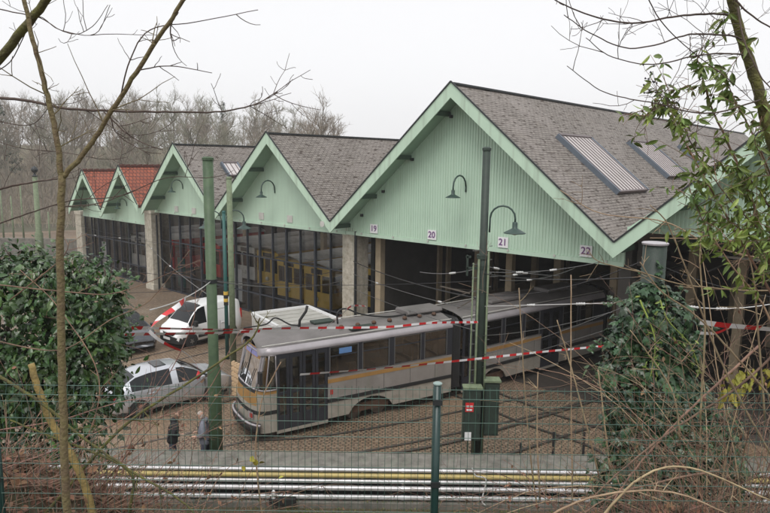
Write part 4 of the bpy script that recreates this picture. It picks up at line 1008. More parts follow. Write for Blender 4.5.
for k in range(14):
    x = -32 + k*4.6 - (.5)
    r = empty('pipe_bracket', (x, 14.75, .16), 0, 'dark steel bracket carrying the stacked pipes', 'bracket', 'brackets carrying the pipes')
    MB().box(x-.03, x+.03, 14.72, 14.8, .162, .95).build('upright', 'steel_dark', r, tf=wtf(r))
o = MB().box(-40, 40, 14.80, 14.845, .17, .9).build('dark_backing', 'black', org=(0, 14.82, .17)); tag(o, 'black backing strip added on the low wall to darken the gaps between the pipes', 'backing strip')  # added black strip, shadow and dark gaps behind the pipes put in as colour
m = MB()
p = atY(279, 500, 14.5); bx_ = empty('junction_box', (p.x, 14.5, .16), 0, 'small dark junction box with a pale cap on the footing below the pipes', 'box')
MB().box(p.x-.22, p.x+.42, 14.36, 14.52, .165, .32).build('body', 'black', bx_, tf=wtf(bx_), bevel=.01)
MB().lathe([(.05, 0), (.05, .16), (.03, .2)], (p.x-.12, 14.42, .322), 10).build('cap', 'insulator_white' if 'insulator_white' in MAT else 'white', bx_, tf=wtf(bx_))
m = MB()   # dangling pale cable loops near the brackets
pc = MB(); a = atY(472, 468, 14.45); b = atY(482, 500, 14.4)
pc.tube(catmull([a, a+Vector((.1, 0, -.2)), a+Vector((.35, 0, -.3)), b, b+Vector((.1, 0, -.15))], 6), .018, 6)
o = pc.build('hanging_cable', 'insul', org=a, smooth=True); tag(o, 'pale loose cable hanging over the pipes right of the fence post', 'cable')
# low railing posts behind the wall (right)
for k, x in enumerate([521, 553.5, 584, 614]):
    p = atz(x, 452 - 0*k, .0); q = Vector((atY(x, 440, 15.9).x, 15.9, 0))
    o = MB().box(q.x-.025, q.x+.025, 15.87, 15.93, 0, atY(x, 443 if k == 0 else 432, 15.9).z).build('short_post', 'black', org=q)
    tag(o, ['shortest black post behind the low wall, first right of the cabinets', 'black post behind the low wall, second right of the cabinets', 'black post behind the low wall, third right of the cabinets', 'black post behind the low wall nearest the ivy-clad pole'][k], 'post', 'short black posts behind the low wall')

# ------------------------------------------------------------------ mesh fence
FY = 4.5; ZT = atY(436, 388, FY).z; ZB = ZT - 1.72
xp0 = atY(436, 450, FY).x
fence = empty('mesh_fence', (xp0, FY, ZB), 0, 'green welded mesh fence on round posts crossing the whole foreground', 'fence'); T = wtf(fence)
for k in range(-3, 4):
    x = xp0 + k*3.32
    po = MB().tube([(x, FY, ZB-.35), (x, FY, ZT+.03)], .03, 14).build('post', 'fence', fence, tf=T, smooth=True)
    MB().lathe([(.034, 0), (.035, .008), (.025, .014)], (x, FY, ZT+.03), 14).build('post_cap', MAT.setdefault('capm', mat('pale_cap', (.25, .33, .31), .5)), po, tf=T)
    m = MB()
    for z in (ZT-.1, ZT-.75, ZT-1.4): m.box(x-.036, x+.036, FY-.045, FY-.028, z-.02, z+.02)
    m.build('clip', 'steel_dark', po, tf=T)
for k in range(-3, 3):
    xa = xp0 + k*3.32 + .035; xb = xa + 3.25; m = MB(); wr = .0017
    hz_ = [0, .065, .125, .255] + [.255+.12*q for q in range(1, 12)]
    ys = {0: 0, 1: .018, 2: 0}
    def fy(dz): return FY-.032 - (.02*math.sin(PI*dz/.125) if dz < .125 else 0)
    n = 65
    for q in range(n+1):
        x = lerp(xa, xb, q/n); m.tube([(x, fy(0), ZT+.02), (x, fy(0), ZT), (x, fy(.06), ZT-.065), (x, fy(.13), ZT-.125), (x, FY-.032, ZB)], wr, 4, cap=False)
    for h in hz_:
        m.tube([(xa, fy(h)-.005, ZT-h), (xb, fy(h)-.005, ZT-h)], wr*1.5, 4, cap=False)
    m.build('mesh_panel', 'wire_green', fence, tf=T)

# ------------------------------------------------------------------ wires
def sag(a, b, s, n=14): return [Vector(a).lerp(Vector(b), k/n) + Vector((0, 0, -s*4*(k/n)*(1-k/n))) for k in range(n+1)]
WL = []
def wire(a, b, s=.2, r=.012, m='wire', label='', ins=()):
    p = sag(a, b, s); rt = empty('overhead_wire', p[0], 0, label, 'wire', 'overhead wires above the yard'); T = wtf(rt)
    MB().tube(p, r, 5).build('strand', m, rt, tf=T, smooth=True)
    for f in ins:
        k = int(f*14); q = p[k]; d = (p[min(k+1, 14)]-p[max(0, k-1)]).normalized(); mb = MB()
        mb.lathe([(.012, -.13), (.034, -.11), (.02, -.06), (.038, -.03), (.02, 0), (.038, .03), (.02, .06), (.034, .11), (.012, .13)], q, 10, axis=d)
        mb.build('insulator', 'insul', rt, tf=T, smooth=True)
    return rt
pmz = lambda z: Vector((PM.x, PM.y, z)); plz = lambda z: Vector((PL.x, PL.y, z)); prz = lambda z: Vector((PR.x, PR.y, z))
cz = lambda s, z: Wsd(s, 20.85, z)
wire(cz(-20.2, 3.9), pmz(4.9), .15, .02, 'wire', 'thick black cable sagging from the concrete column to the dark lamp pole')
wire(cz(-20.2, 3.3), pmz(4.55), .1, .012, 'wire_grey', 'grey wire with white insulators from the concrete column to the lamp pole', (.35, .85))
wire(cz(-20.2, 2.6), pmz(4.0), .1, .01, 'wire_grey', 'thin grey wire below the insulated one left of the lamp pole')
wire(plz(5.35), cz(-20.9, 2.9), .25, .014, 'wire_grey', 'wire from the thick green pole to the concrete column')
wire(plz(5.35), atY(150, 310, 11), .1, .012, 'insul', 'pale stay wire running down left from the thick green pole')
wire(pmz(5.0), atY(640, 262, 15), .25, .012, 'wire', 'black wire from the lamp pole toward the ivy-clad pole, uppermost')
wire(pmz(4.7), atY(615, 303, 13), .0, .012, 'insul', 'pale insulated wire descending right from the lamp pole', (.45, .85))
wire(pmz(3.9), atY(612, 312, 12), .1, .008, 'wire_grey', 'thin grey wire descending right from the lamp pole')
wire(pmz(3.35), atY(640, 300, 12), .1, .008, 'wire_grey', 'thin grey wire rising right from the lamp pole')
wire(pmz(3.0), atY(612, 328, 12), .02, .007, 'wire_grey', 'lowest thin grey wire right of the lamp pole')
wire(atY(-10, 290, 24), cz(-20.9, 3.4), .5, .012, 'wire', 'long black span wire across the glazed halls')
wire(atY(-10, 236, 30), pmz(5.4), .9, .009, 'wire', 'long thin black wire sagging from far left to the lamp pole')
wire(Wsd(-38.5, 20.5, 3.0), plz(4.9), .15, .012, 'wire_grey', 'grey wire with insulators before the small gabled hall', (.2, .6))
wire(Wsd(-49, 20.5, 2.9), Wsd(-38.5, 20.5, 3.3), .1, .012, 'wire_grey', 'grey wire with insulators before the red-roofed halls', (.3, .7))
wire(Wsd(-50, 20.3, 3.6), Wsd(-21, 20.3, 3.9), .5, .01, 'wire', 'thin black wire along the fronts of the glazed halls')
wire(prz(6.9), pmz(5.6), .1, .012, 'wire', 'black wire from the ivy-clad pole top to the lamp pole')
wire(prz(7.1), atY(800, 300, 9.5), .1, .007, 'wire', 'black wire leaving the ivy-clad pole to the right')
for q, (a, b) in enumerate([((484, 272, 17), (600, 262, 19)), ((484, 266, 17), (560, 276, 20)), ((500, 280, 18), (575, 268, 21)), ((486, 277, 17), (540, 272, 20)), ((420, 272, 19), (480, 268, 17))]):
    wire(atY(*a), atY(*b), [.12, .05, .16, .02, .1][q], .012, 'wire_grey', ['slack grey wire right of the lamp pole below number 21, uppermost', 'grey wire crossing below number 21 with two insulators', 'drooping grey wire between numbers 21 and 22', 'short grey wire beside the lamp pole top clamp', 'slack grey wire left of the lamp pole below number 20'][q], [(.3, .6), (.2, .5), (.4,), (.5,), (.6,)][q])
wire(atY(655, 300, 14), atY(790, 300, 14), .2, .014, 'insul', 'pale insulated wire crossing behind the right shrub', (.3, .5))

# ------------------------------------------------------------------ barrier tape
TAPE = bpy.data.materials.new('red_white_tape'); TAPE.use_nodes = True
_n = TAPE.node_tree.nodes; _l = TAPE.node_tree.links; _u = _n.new('ShaderNodeTexCoord'); _s = _n.new('ShaderNodeSeparateXYZ'); _l.new(_u.outputs['UV'], _s.inputs[0])
_f = _n.new('ShaderNodeMath'); _f.operation = 'FRACT'; _l.new(_s.outputs['X'], _f.inputs[0]); _g = _n.new('ShaderNodeMath'); _g.operation = 'GREATER_THAN'; _g.inputs[1].default_value = .5; _l.new(_f.outputs[0], _g.inputs[0])
_m = _n.new('ShaderNodeMix'); _m.data_type = 'RGBA'; _m.inputs[6].default_value = (.8, .79, .8, 1); _m.inputs[7].default_value = (.60, .025, .03, 1); _l.new(_g.outputs[0], _m.inputs[0]); _l.new(_m.outputs[2], _n['Principled BSDF'].inputs['Base Color']); _n['Principled BSDF'].inputs['Roughness'].default_value = .35
def tape(pts, label, w_=.05, n=10, twist=0., stripe=.2):
    P = catmull(pts, n); r = empty('barrier_tape', P[0], 0, label, 'tape', 'red and white barrier tapes'); T = wtf(r)
    L = [0]
    for a, b in zip(P, P[1:]): L.append(L[-1] + (b-a).length)
    tp_ = MB(); tp_.uv = []; tot = L[-1]; N = max(2, int(tot/.05))
    def at(l):
        for k in range(len(L)-1):
            if L[k+1] >= l: break
        f = (l-L[k])/max(1e-6, L[k+1]-L[k]); return P[k].lerp(P[k+1], f), (P[k+1]-P[k]).normalized()
    for q in range(N+1):
        l = tot*q/N*.9999; p, d = at(l); sd = d.cross(Vector((0, 0, 1)))
        if sd.length < .05: sd = Vector((1, 0, 0))
        sd.normalize(); u_ = sd.cross(d); a = .25*math.sin(l*1.1) + twist*l + .5*math.sin(l*.37+1)
        v = u_*math.cos(a) + sd*math.sin(a)
        tp_.v += [tuple(p + v*w_/2), tuple(p - v*w_/2)]; tp_.uv += [(l/stripe/2, 0), (l/stripe/2, 1)]
        if q: k = len(tp_.v); tp_.f.append((k-4, k-3, k-1, k-2))
    tp_.build('band', TAPE, r, tf=T)
tape([atY(x, y, Y) for x, y, Y in [(148, 328, 11), (225, 329.5, 11.8), (300, 328, 12.6), (385, 327, 13.5), (430, 323, 14), (478, 322, 15.8)]], 'upper barrier tape stretched level in front of the tram roof')
tape([atY(x, y, Y) for x, y, Y in [(115, 335, 9), (148, 334, 9.6), (210, 333, 10.6), (260, 331, 11.5)]], 'barrier tape below the upper one crossing the white van', .06)
tape([atY(x, y, Y) for x, y, Y in [(118, 328, 9), (135, 328, 9.2), (148, 328, 9.4)]], 'short barrier tape end beside the ivy bush', .07)
tape([atY(x, y, Y) for x, y, Y in [(300, 374.5, 11), (390, 367.5, 12), (475, 359, 13), (540, 352, 14), (604, 346, 15)]], 'lower barrier tape crossing in front of the tram windows')
tape([atY(x, y, Y) for x, y, Y in [(149, 331, 6.5), (158, 339, 6.5), (172, 347, 6.5), (184, 352, 6.5), (195, 362, 6.5), (199, 374, 6.5), (198, 380, 6.5)]], 'broad loose barrier tape end hanging down over the silver car', .06, twist=.8)
tape([atY(x, y, Y) for x, y, Y in [(149, 331, 6.5), (160, 318, 7), (178, 306, 7.4), (186, 298, 7.8)]], 'barrier tape running up to the right over the white van', .06, twist=2)
tape([atY(x, y, Y) for x, y, Y in [(181, 300, 7.8), (186, 309, 7.6), (191, 317, 7.5)]], 'narrow barrier tape tail over the white van side', .02)
tape([atY(x, y, Y) for x, y, Y in [(320, 331, 15), (340, 316, 17), (352, 306, 20), (366, 306, 25)]], 'thin barrier tape rising to the concrete column', .06, stripe=1.2)
tape([atY(x, y, Y) for x, y, Y in [(700, 322, 8), (722, 325, 8), (745, 327, 8), (790, 331, 8)]], 'barrier tape behind the right brambles', .085)
tape([atY(x, y, Y) for x, y, Y in [(700, 333, 8.2), (716, 333, 8.2), (730, 327, 8.2)]], 'small barrier tape tail behind the right brambles', .05)

# ------------------------------------------------------------------ people
def skin_obj(name, verts, edges, radii, m, parent, sub=1, root_i=0):
    me = bpy.data.meshes.new(name); me.from_pydata([tuple(v) for v in verts], edges, []); me.materials.append(MAT[m])
    o = bpy.data.objects.new(name, me); COL.objects.link(o); o.parent = parent
    md = o.modifiers.new('skin', 'SKIN')
    if not me.skin_vertices: me.skin_vertices.new()
    for i, rr in enumerate(radii):
        me.skin_vertices[0].data[i].radius = (rr, rr) if isinstance(rr, (int, float)) else rr
        me.skin_vertices[0].data[i].use_root = (i == root_i)
    s = o.modifiers.new('sub', 'SUBSURF'); s.levels = sub; s.render_levels = sub
    md.use_smooth_shade = True
    return o
def person(P, face, label, jacket, hair, lean=0., bag=False, bald=False, scale=1., hold=None):
    r = empty('person', P, math.atan2(face.y, face.x), label, 'person'); r.scale = (scale,)*3
    # local: +x is forward
    L = lean
    def tr(x, z): return x + L*max(0, z-.9)
    J = {}; V = []; E_ = []; R = []
    def add(n, x, y, z, rr, p=None):
        J[n] = len(V); V.append((tr(x, z), y, z)); R.append(rr)
        if p: E_.append((J[p], J[n]))
    add('pel', 0, 0, .95, (.14, .12)); add('wa', 0, 0, 1.1, (.13, .11), 'pel'); add('ch', -.01, 0, 1.3, (.16, .12), 'wa'); add('ne0', -.01, 0, 1.46, .07, 'ch'); add('ne', .01, 0, 1.52, .055, 'ne0')
    add('h0', .03, 0, 1.58, (.075, .085), 'ne'); add('h1', .03, 0, 1.66, (.08, .098), 'h0'); add('h2', .02, 0, 1.73, (.06, .075), 'h1')
    hp = hold or (.32, .22)
    for sg, s in ((1, 'l'), (-1, 'r')):
        add('hip'+s, 0, sg*.09, .88, .085, 'pel'); add('kn'+s, .02+.05*sg, sg*.1, .48, .06, 'hip'+s); add('an'+s, -.03+.06*sg, sg*.1, .09, .04, 'kn'+s); add('to'+s, .12+.06*sg, sg*.12, .04, .035, 'an'+s)
        add('sh'+s, -.01, sg*.18, 1.42, .06, 'ch'); add('el'+s, -.03, sg*.25, 1.14, .045, 'sh'+s); add('wr'+s, .20, sg*.17, 1.08, .028, 'el'+s); add('pa'+s, .27, sg*.15, 1.08, (.034, .018), 'wr'+s)
        for q in range(4):
            add('f%d%s' % (q, s), .31-.01*abs(q-1), sg*(.15+.022*(q-1.5)), 1.085, .009, 'pa'+s); add('g%d%s' % (q, s), .345-.012*abs(q-1), sg*(.145+.02*(q-1.5)), 1.055-.004*q, .008, 'f%d%s' % (q, s))
        add('t0'+s, .25, sg*.115, 1.10, .011, 'wr'+s); add('t1'+s, .29, sg*.10, 1.10, .009, 't0'+s)
    skin_obj('body', V, E_, R, 'skin', r, 2, J['pel'])
    # trousers, jacket
    k = lambda n: V[J[n]]
    V2 = [(k('pel')[0], 0, .99)] + [v for s in 'lr' for v in (k('hip'+s), k('kn'+s), (k('an'+s)[0], k('an'+s)[1], .1))]
    skin_obj('trousers', V2, [(0, 1), (1, 2), (2, 3), (0, 4), (4, 5), (5, 6)], [(.12, .11), .092, .078, .066, .092, .078, .066], 'jeans', r, 2)
    V3 = [(tr(0, .76), 0, .76), k('wa'), (k('ch')[0]-.01, 0, 1.3), (k('ne0')[0], 0, 1.45)]; E3 = [(0, 1), (1, 2), (2, 3)]; R3 = [(.19, .165), (.195, .165), (.215, .165), (.10, .095)]
    for s in 'lr':
        b = len(V3); V3 += [k('sh'+s), k('el'+s), (lerp(k('el'+s)[0], k('wr'+s)[0], .9), lerp(k('el'+s)[1], k('wr'+s)[1], .9), 1.085)]; E3 += [(2, b), (b, b+1), (b+1, b+2)]; R3 += [.092, .075, .055]
    skin_obj('jacket', V3, E3, R3, jacket, r, 2, 1)
    m = MB(); hx = k('h1')[0]
    m.lathe([(.07, -.05), (.10, -.02), (.105, .03), (.08, .07), (.04, .09)], (k('ne0')[0]-.04, 0, 1.47), 14); m.build('collar', jacket, r, smooth=True)
    # hair cap
    rows = []
    for a in range(7):
        t = a/6; rr = math.cos(t*PI/2)
        rows.append([(hx-.012+.108*rr*math.cos(b*2*PI/16)*(1 if math.cos(b*2*PI/16) < 0 else .92), .09*rr*math.sin(b*2*PI/16), 1.69 + .088*t**.8 - (.10*(1-t) if math.cos(b*2*PI/16) < .2 else .0) - (0.02 if bald else 0)) for b in range(16)])
    m = MB(); m.grid(rows, close=True); m.build('hair', hair, r, smooth=True)
    m = MB(); m.lathe([(.018, 0), (.012, .02), (.004, .028)], (hx+.088, 0, 1.645), 8, axis=Vector((1, 0, -.3))); m.build('nose', 'skin', r, smooth=True)
    for sg in (-1, 1):
        MB().lathe([(.006, 0), (.012, .004), (.006, .008)], (hx+.084, sg*.034, 1.675), 8, axis=Vector((1, 0, 0))).build('eye', 'black', r)
        MB().lathe([(.018, 0), (.026, .008), (.018, .014)], (hx+.0, sg*.078, 1.65), 10, axis=Vector((0, sg, 0))).build('ear', 'skin', r, smooth=True)
        MB().box(k('an'+('l' if sg > 0 else 'r'))[0]-.1, k('an'+('l' if sg > 0 else 'r'))[0]+.19, sg*.11-.05, sg*.11+.05, 0, .09).build('shoe', 'black', r, bevel=.03)
    MB().box(hx+.083, hx+.09, -.022, .022, 1.607, 1.613).build('mouth', 'hair_b', r)
    return r
pA = atY(205, 430, 16.35); pA.z = 0
person(pA, Vector((-1, -.12, 0)), 'bald grey-haired man in a grey-blue puffer jacket standing by the thick green pole', 'jacket_grey', 'hair', lean=.10, bald=True, scale=1.0)
pB = atY(171.5, 430, 16.45); pB.z = 0
person(pB, Vector((.9, .35, 0)), 'stooping person in a black jacket facing the man in grey', 'jacket_black', 'hair_b', lean=.22, scale=.95, bald=True)

# ------------------------------------------------------------------ vegetation helpers
def basis(d):
    d = d.normalized(); a = d.orthogonal().normalized(); return a, d.cross(a)
def rdir(R): 
    while True:
        v = Vector((R.uniform(-1, 1), R.uniform(-1, 1), R.uniform(-1, 1)))
        if .05 < v.length < 1: return v.normalized()
IVY = [(0, 0), (.30, .05), (.50, .28), (.30, .38), (.38, .62), (.16, .66), (0, 1.0), (-.16, .66), (-.38, .62), (-.30, .38), (-.50, .28), (-.30, .05)]
def ivy_leaf(mb, p, nrm, tip, s, R):
    tip = (tip - nrm*tip.dot(nrm)); 
    if tip.length < 1e-3: tip = nrm.orthogonal()
    tip.normalize(); sd = nrm.cross(tip); i = len(mb.v)
    for a, b in IVY: mb.v.append(tuple(p + sd*(a*s) + tip*(b*s) - nrm*(abs(a)*s*.35 + b*b*s*.22)))
    mb.v.append(tuple(p + tip*(.35*s)+nrm*.02*s)); c = i+12
    for k in range(12): mb.f.append((i+k, i+(k+1) % 12, c))
def long_leaf(mb, p, d, nrm, s, w_=.28, curl=.25):
    d = d.normalized(); nrm = (nrm - d*nrm.dot(d)); nrm = nrm.normalized() if nrm.length > 1e-3 else d.orthogonal().normalized(); sd = d.cross(nrm)
    i = len(mb.v); prof = [(0, .0), (.22, .75), (.5, 1), (.78, .62), (1, .0)]
    for t, ww in prof:
        c = p + d*(s*t) - nrm*(s*curl*t*t)
        mb.v.append(tuple(c + sd*(ww*s*w_*.5) + nrm*(ww*s*.05))); mb.v.append(tuple(c)); mb.v.append(tuple(c - sd*(ww*s*w_*.5) + nrm*(ww*s*.05)))
    for k in range(4):
        a = i+k*3; mb.f += [(a, a+1, a+4, a+3), (a+1, a+2, a+5, a+4)]
def twigs(mb, path, R, n, L, r, depth=1, spread=1., up=.0, r_end=.0012):
    for _ in range(n):
        k = R.randrange(max(1, len(path)//6), len(path)-1); p = path[k]; d = (path[k+1]-path[k]).normalized()
        a, b = basis(d); an = R.uniform(0, 2*PI); side = a*math.cos(an)+b*math.sin(an)
        dd = (d*R.uniform(.4, 1.) + side*spread + Vector((0, 0, up))).normalized(); l = L*R.uniform(.4, 1.1)
        pts = [p]; q = p.copy(); cur = dd
        for s_ in range(5):
            cur = (cur + rdir(R)*.22 + Vector((0, 0, up*.25))).normalized(); q = q + cur*(l/5); pts.append(q.copy())
        mb.tube(pts, [r, r_end], 4, cap=False)
        if depth > 1: twigs(mb, pts, R, R.randint(1, 3), l*.45, r*.6, depth-1, spread, up, r_end)
def PX(lst, jit=0, R=rnd): return [atY(x, y, Y) for x, y, Y in lst]
def branch(mb, lst, r0, r1, R, nt=0, tl=.3, tr_=.003, n=6, depth=1, sides=7, up=0.):
    P = catmull(PX(lst), n)
    P = [p + rdir(R)*min(.004, r0*.25) if 0 < i < len(P)-1 else p for i, p in enumerate(P)]
    mb.tube(P, [r0, r1], sides)
    if nt: twigs(mb, P, R, nt, tl, tr_, depth, 1., up)
    return P

# ------------------------------------------------------------------ forked sapling, left foreground
R = random.Random(11)
base = atY(72, 640, 3.0)
sap = empty('sapling', (base.x, 3.0, 5.9), 0, 'slender olive-barked sapling forking in a V in the left foreground', 'tree'); T = wtf(sap)
m = MB(); branch(m, [(72, 700, 3.05), (67, 513, 3.0), (62, 380, 3.0), (60, 260, 3.0), (62, 175, 3.0)], .021, .0165, R, n=10, sides=10)
tk = m.build('trunk', 'bark_sap', sap, tf=T, smooth=True)
m = MB(); Pl_ = branch(m, [(62, 178, 3.0), (55, 130, 3.0), (42, 75, 3.0), (28, 20, 3.0), (18, -40, 3.0)], .0145, .009, R, 7, .45, .003, n=8, sides=8, depth=2)
m.build('left_limb', 'bark_sap', sap, tf=T, smooth=True)
m = MB(); Pr_ = branch(m, [(62, 178, 3.0), (88, 148, 3.0), (120, 98, 2.95), (152, 48, 2.9), (184, 0, 2.85), (215, -50, 2.8)], .013, .008, R, 6, .35, .003, n=8, sides=8, depth=2)
m.build('right_limb', 'bark_sap', sap, tf=T, smooth=True)
m = MB()
for lst, r0 in [([(178, 12, 2.9), (171, 25, 2.9), (172, 40, 2.9), (180, 38, 2.9)], .004), ([(120, 98, 2.95), (130, 60, 2.9), (150, 30, 2.9), (196, 22, 2.9), (258, 10, 2.8)], .0035),
                ([(140, 70, 2.9), (170, 66, 2.9), (212, 73, 2.85)], .003), ([(110, 115, 3), (118, 135, 3), (150, 155, 3)], .003), ([(62, 207, 3), (100, 203, 2.95), (135, 190, 2.9)], .003)]:
    branch(m, lst, r0, .0015, R, 4, .12, .002)
m.build('twig', 'bark_dark', sap, tf=T, smooth=True)
# second tree: mossy limb crossing the top-left corner, and its long dark side shoots
tr2 = empty('leaning_tree', atY(-150, 330, 4.0) * 1.0, 0, 'mossy limb of a leaning tree crossing the upper left corner', 'tree'); tr2.location.z = 5.4; T = wtf(tr2)
m = MB(); branch(m, [(-190, 460, 4.3), (-165, 300, 4.2), (-110, 190, 4), (-50, 118, 3.8), (0, 58, 3.6), (45, 2, 3.4), (80, -45, 3.2)], .038, .017, R, 0, n=8, sides=9)
m.build('limb', 'bark_moss', tr2, tf=T, smooth=True)
m = MB()
for lst, r0, r1, nt in [([(-20, 96, 3.7), (30, 101, 3.5), (62, 108, 3.4), (110, 111, 3.3), (165, 112, 3.2), (215, 112, 3.1), (250, 106, 3.0), (278, 92, 3.0)], .0085, .0022, 12),
    ([(-20, 78, 3.7), (10, 62, 3.6), (35, 18, 3.5), (60, 30, 3.4), (95, 34, 3.3), (110, 5, 3.2)], .003, .0015, 5),
    ([(-20, 5, 3.7), (12, 12, 3.6), (40, 18, 3.6), (60, 30, 3.5), (78, 34, 3.4), (95, 24, 3.3), (108, 5, 3.3)], .0035, .0014, 6),
    ([(-20, 196, 4), (8, 187, 3.9), (35, 182, 3.8), (57, 179, 3.6)], .0075, .004, 3),
    ([(-20, 230, 4), (15, 218, 3.9), (45, 208, 3.8), (75, 200, 3.7), (120, 196, 3.5), (165, 178, 3.4), (205, 178, 3.3)], .005, .0015, 6),
    ([(-10, 120, 4), (30, 125, 3.9), (50, 106, 3.8)], .003, .002, 3),
    ([(-20, 135, 4), (20, 148, 3.9), (60, 152, 3.8), (95, 158, 3.6)], .003, .0015, 5),
    ([(104, 112, 3.3), (125, 132, 3.3), (143, 143, 3.2), (163, 150, 3.1)], .004, .002, 5)]:
    branch(m, lst, r0, r1, R, nt, .3, .002, depth=2, up=.15)
m.build('side_shoot', 'bark_dark', tr2, tf=T, smooth=True)

# ------------------------------------------------------------------ slanting tree and leafy shrub, right foreground
R = random.Random(23)
tr3 = empty('slanting_tree', atY(860, 513, 4.2), 0, 'mossy slanting trunk with long bare side branches in the upper right corner', 'tree'); tr3.location.z = 5.3; T = wtf(tr3)
m = MB(); branch(m, [(880, 640, 4.3), (840, 440, 4.2), (800, 250, 4.1), (772, 140, 4.0), (752, 70, 3.95), (738, 25, 3.9), (722, -40, 3.8)], .042, .026, R, 0, n=10, sides=12)
m.build('trunk', 'bark_moss', tr3, tf=T, smooth=True)
m = MB()
for lst, r0, r1, nt in [([(736, 20, 3.9), (727, 15, 3.9), (705, 14, 3.7), (672, 17, 3.5), (638, 23, 3.4), (598, 18, 3.2), (560, 3, 3.1), (545, -8, 3)], .0075, .0022, 12),
    ([(742, 40, 3.9), (732, 36, 3.8), (700, 34, 3.6), (683, 36, 3.5), (655, 45, 3.4), (625, 48, 3.3), (590, 33, 3.2), (564, 15, 3.1)], .006, .002, 11),
    ([(746, 56, 3.9), (736, 54, 3.8), (712, 54, 3.7), (690, 57, 3.6), (664, 63, 3.5), (640, 64, 3.4), (608, 55, 3.3), (586, 38, 3.2)], .0055, .0018, 8),
    ([(760, 100, 3.9), (720, 112, 3.7), (690, 112, 3.6), (659, 104, 3.5), (630, 99, 3.4), (600, 90, 3.3), (567, 66, 3.2)], .005, .0018, 8),
    ([(730, -8, 3.8), (745, 10, 3.8), (772, 28, 3.8), (810, 40, 3.8)], .006, .003, 5),
    ([(738, 8, 3.8), (744, 40, 3.7), (760, 75, 3.6), (772, 90, 3.6)], .005, .003, 6),
    ([(640, -20, 3.2), (660, 20, 3.3), (690, 50, 3.5), (735, 85, 3.8), (770, 118, 4)], .003, .002, 8)]:
    branch(m, lst, r0, r1, R, nt, .3, .002, depth=2, up=.25)
m.build('side_branch', 'bark_dark', tr3, tf=T, smooth=True)

sh = empty('leafy_shrub', atY(800, 500, 4.2), 0, 'evergreen shrub with drooping pointed leaves and dark berries at the upper right', 'shrub'); sh.location.z = 5.3; T = wtf(sh)
ms = MB(); ml = MB(); mbr = MB(); mdl = MB()
stems = [([(820, 520, 4.4), (800, 380, 4.3), (775, 280, 4.2), (748, 190, 4.1), (715, 115, 4.0), (700, 70, 3.9), (697, 52, 3.9)], .014, 46),
 ([(810, 480, 4.4), (785, 330, 4.3), (740, 240, 4.1), (700, 170, 4.0), (672, 120, 3.9), (655, 98, 3.8)], .011, 40),
 ([(840, 500, 4.3), (815, 340, 4.3), (790, 230, 4.2), (760, 150, 4.1), (735, 100, 4.0), (722, 70, 3.9)], .011, 46),
 ([(790, 420, 4.2), (770, 320, 4.1), (735, 270, 4.0), (705, 225, 3.9), (690, 190, 3.9)], .008, 40),
 ([(830, 470, 4.4), (805, 330, 4.3), (785, 250, 4.2), (765, 200, 4.1), (740, 170, 4.), (715, 165, 4.)], .009, 46),
 ([(830, 420, 4.2), (800, 300, 4.2), (765, 250, 4.1), (735, 225, 4.0), (712, 210, 4.0)], .007, 42),
 ([(850, 420, 4.2), (820, 300, 4.2), (790, 220, 4.2), (775, 150, 4.2), (768, 110, 4.2)], .009, 44),
 ([(760, 230, 4.0), (730, 200, 3.9), (695, 150, 3.8), (680, 118, 3.8), (668, 95, 3.8), (652, 110, 3.8)], .004, 30),
 ([(850, 380, 4.1), (800, 290, 4.1), (770, 240, 4.0), (750, 215, 4.0)], .006, 36),
 ([(840, 330, 3.9), (800, 240, 3.9), (775, 190, 3.9), (750, 130, 3.9)], .006, 40)]
for lst, r0, nl in stems:
    P = branch(ms, lst, r0, .002, R, 8, .35, .0025, n=8, depth=2)
    n0 = int(len(P)*.35)
    side = []
    for _ in range(14):
        k = R.randrange(n0, len(P)-1); p = P[k]; d = ((P[k+1]-P[k]).normalized() + rdir(R)*1.1).normalized(); pts = [p]
        for q in range(5): d = (d + rdir(R)*.25 + Vector((0, 0, -.06))).normalized(); pts.append(pts[-1] + d*R.uniform(.03, .085))
        ms.tube(pts, [.0028, .0012], 4, cap=False); side.append(pts)
    for _ in range(int(nl*4.6)):
        if R.random() < .7: pp = R.choice(side); p = R.choice(pp[1:])
        else: p = P[min(len(P)-1, int(lerp(n0, len(P)-1, R.random()**.8)))]
        d = (rdir(R)*.75 + Vector((-.15, 0, -.55))).normalized()
        long_leaf(ml, p, d, rdir(R) + Vector((0, -.6, .6)), R.uniform(.04, .09), R.uniform(.24, .38), R.uniform(.1, .5))
ml.build('foliage', 'privet', sh, tf=T)
bs = PX([(672, 118, 3.88), (664, 104, 3.84), (656, 88, 3.8), (650, 76, 3.8), (646, 71, 3.8)]); ms.tube(bs, [.0028, .0012], 4)
for _ in range(16):
    q = R.choice(bs[1:]).lerp(R.choice(bs[2:]), .5); e = q + Vector((R.uniform(-.05, .05), R.uniform(-.03, .03), R.uniform(-.03, .05))); ms.tube([q, q.lerp(e, .5) + rdir(R)*.005, e], .0011, 4); mbr.lathe([(.002, -.006), (.0065, 0), (.002, .006)], e, 6)
ms.build('stem', 'cane', sh, tf=T, smooth=True)
mbr.build('berry', 'berry', sh, tf=T)

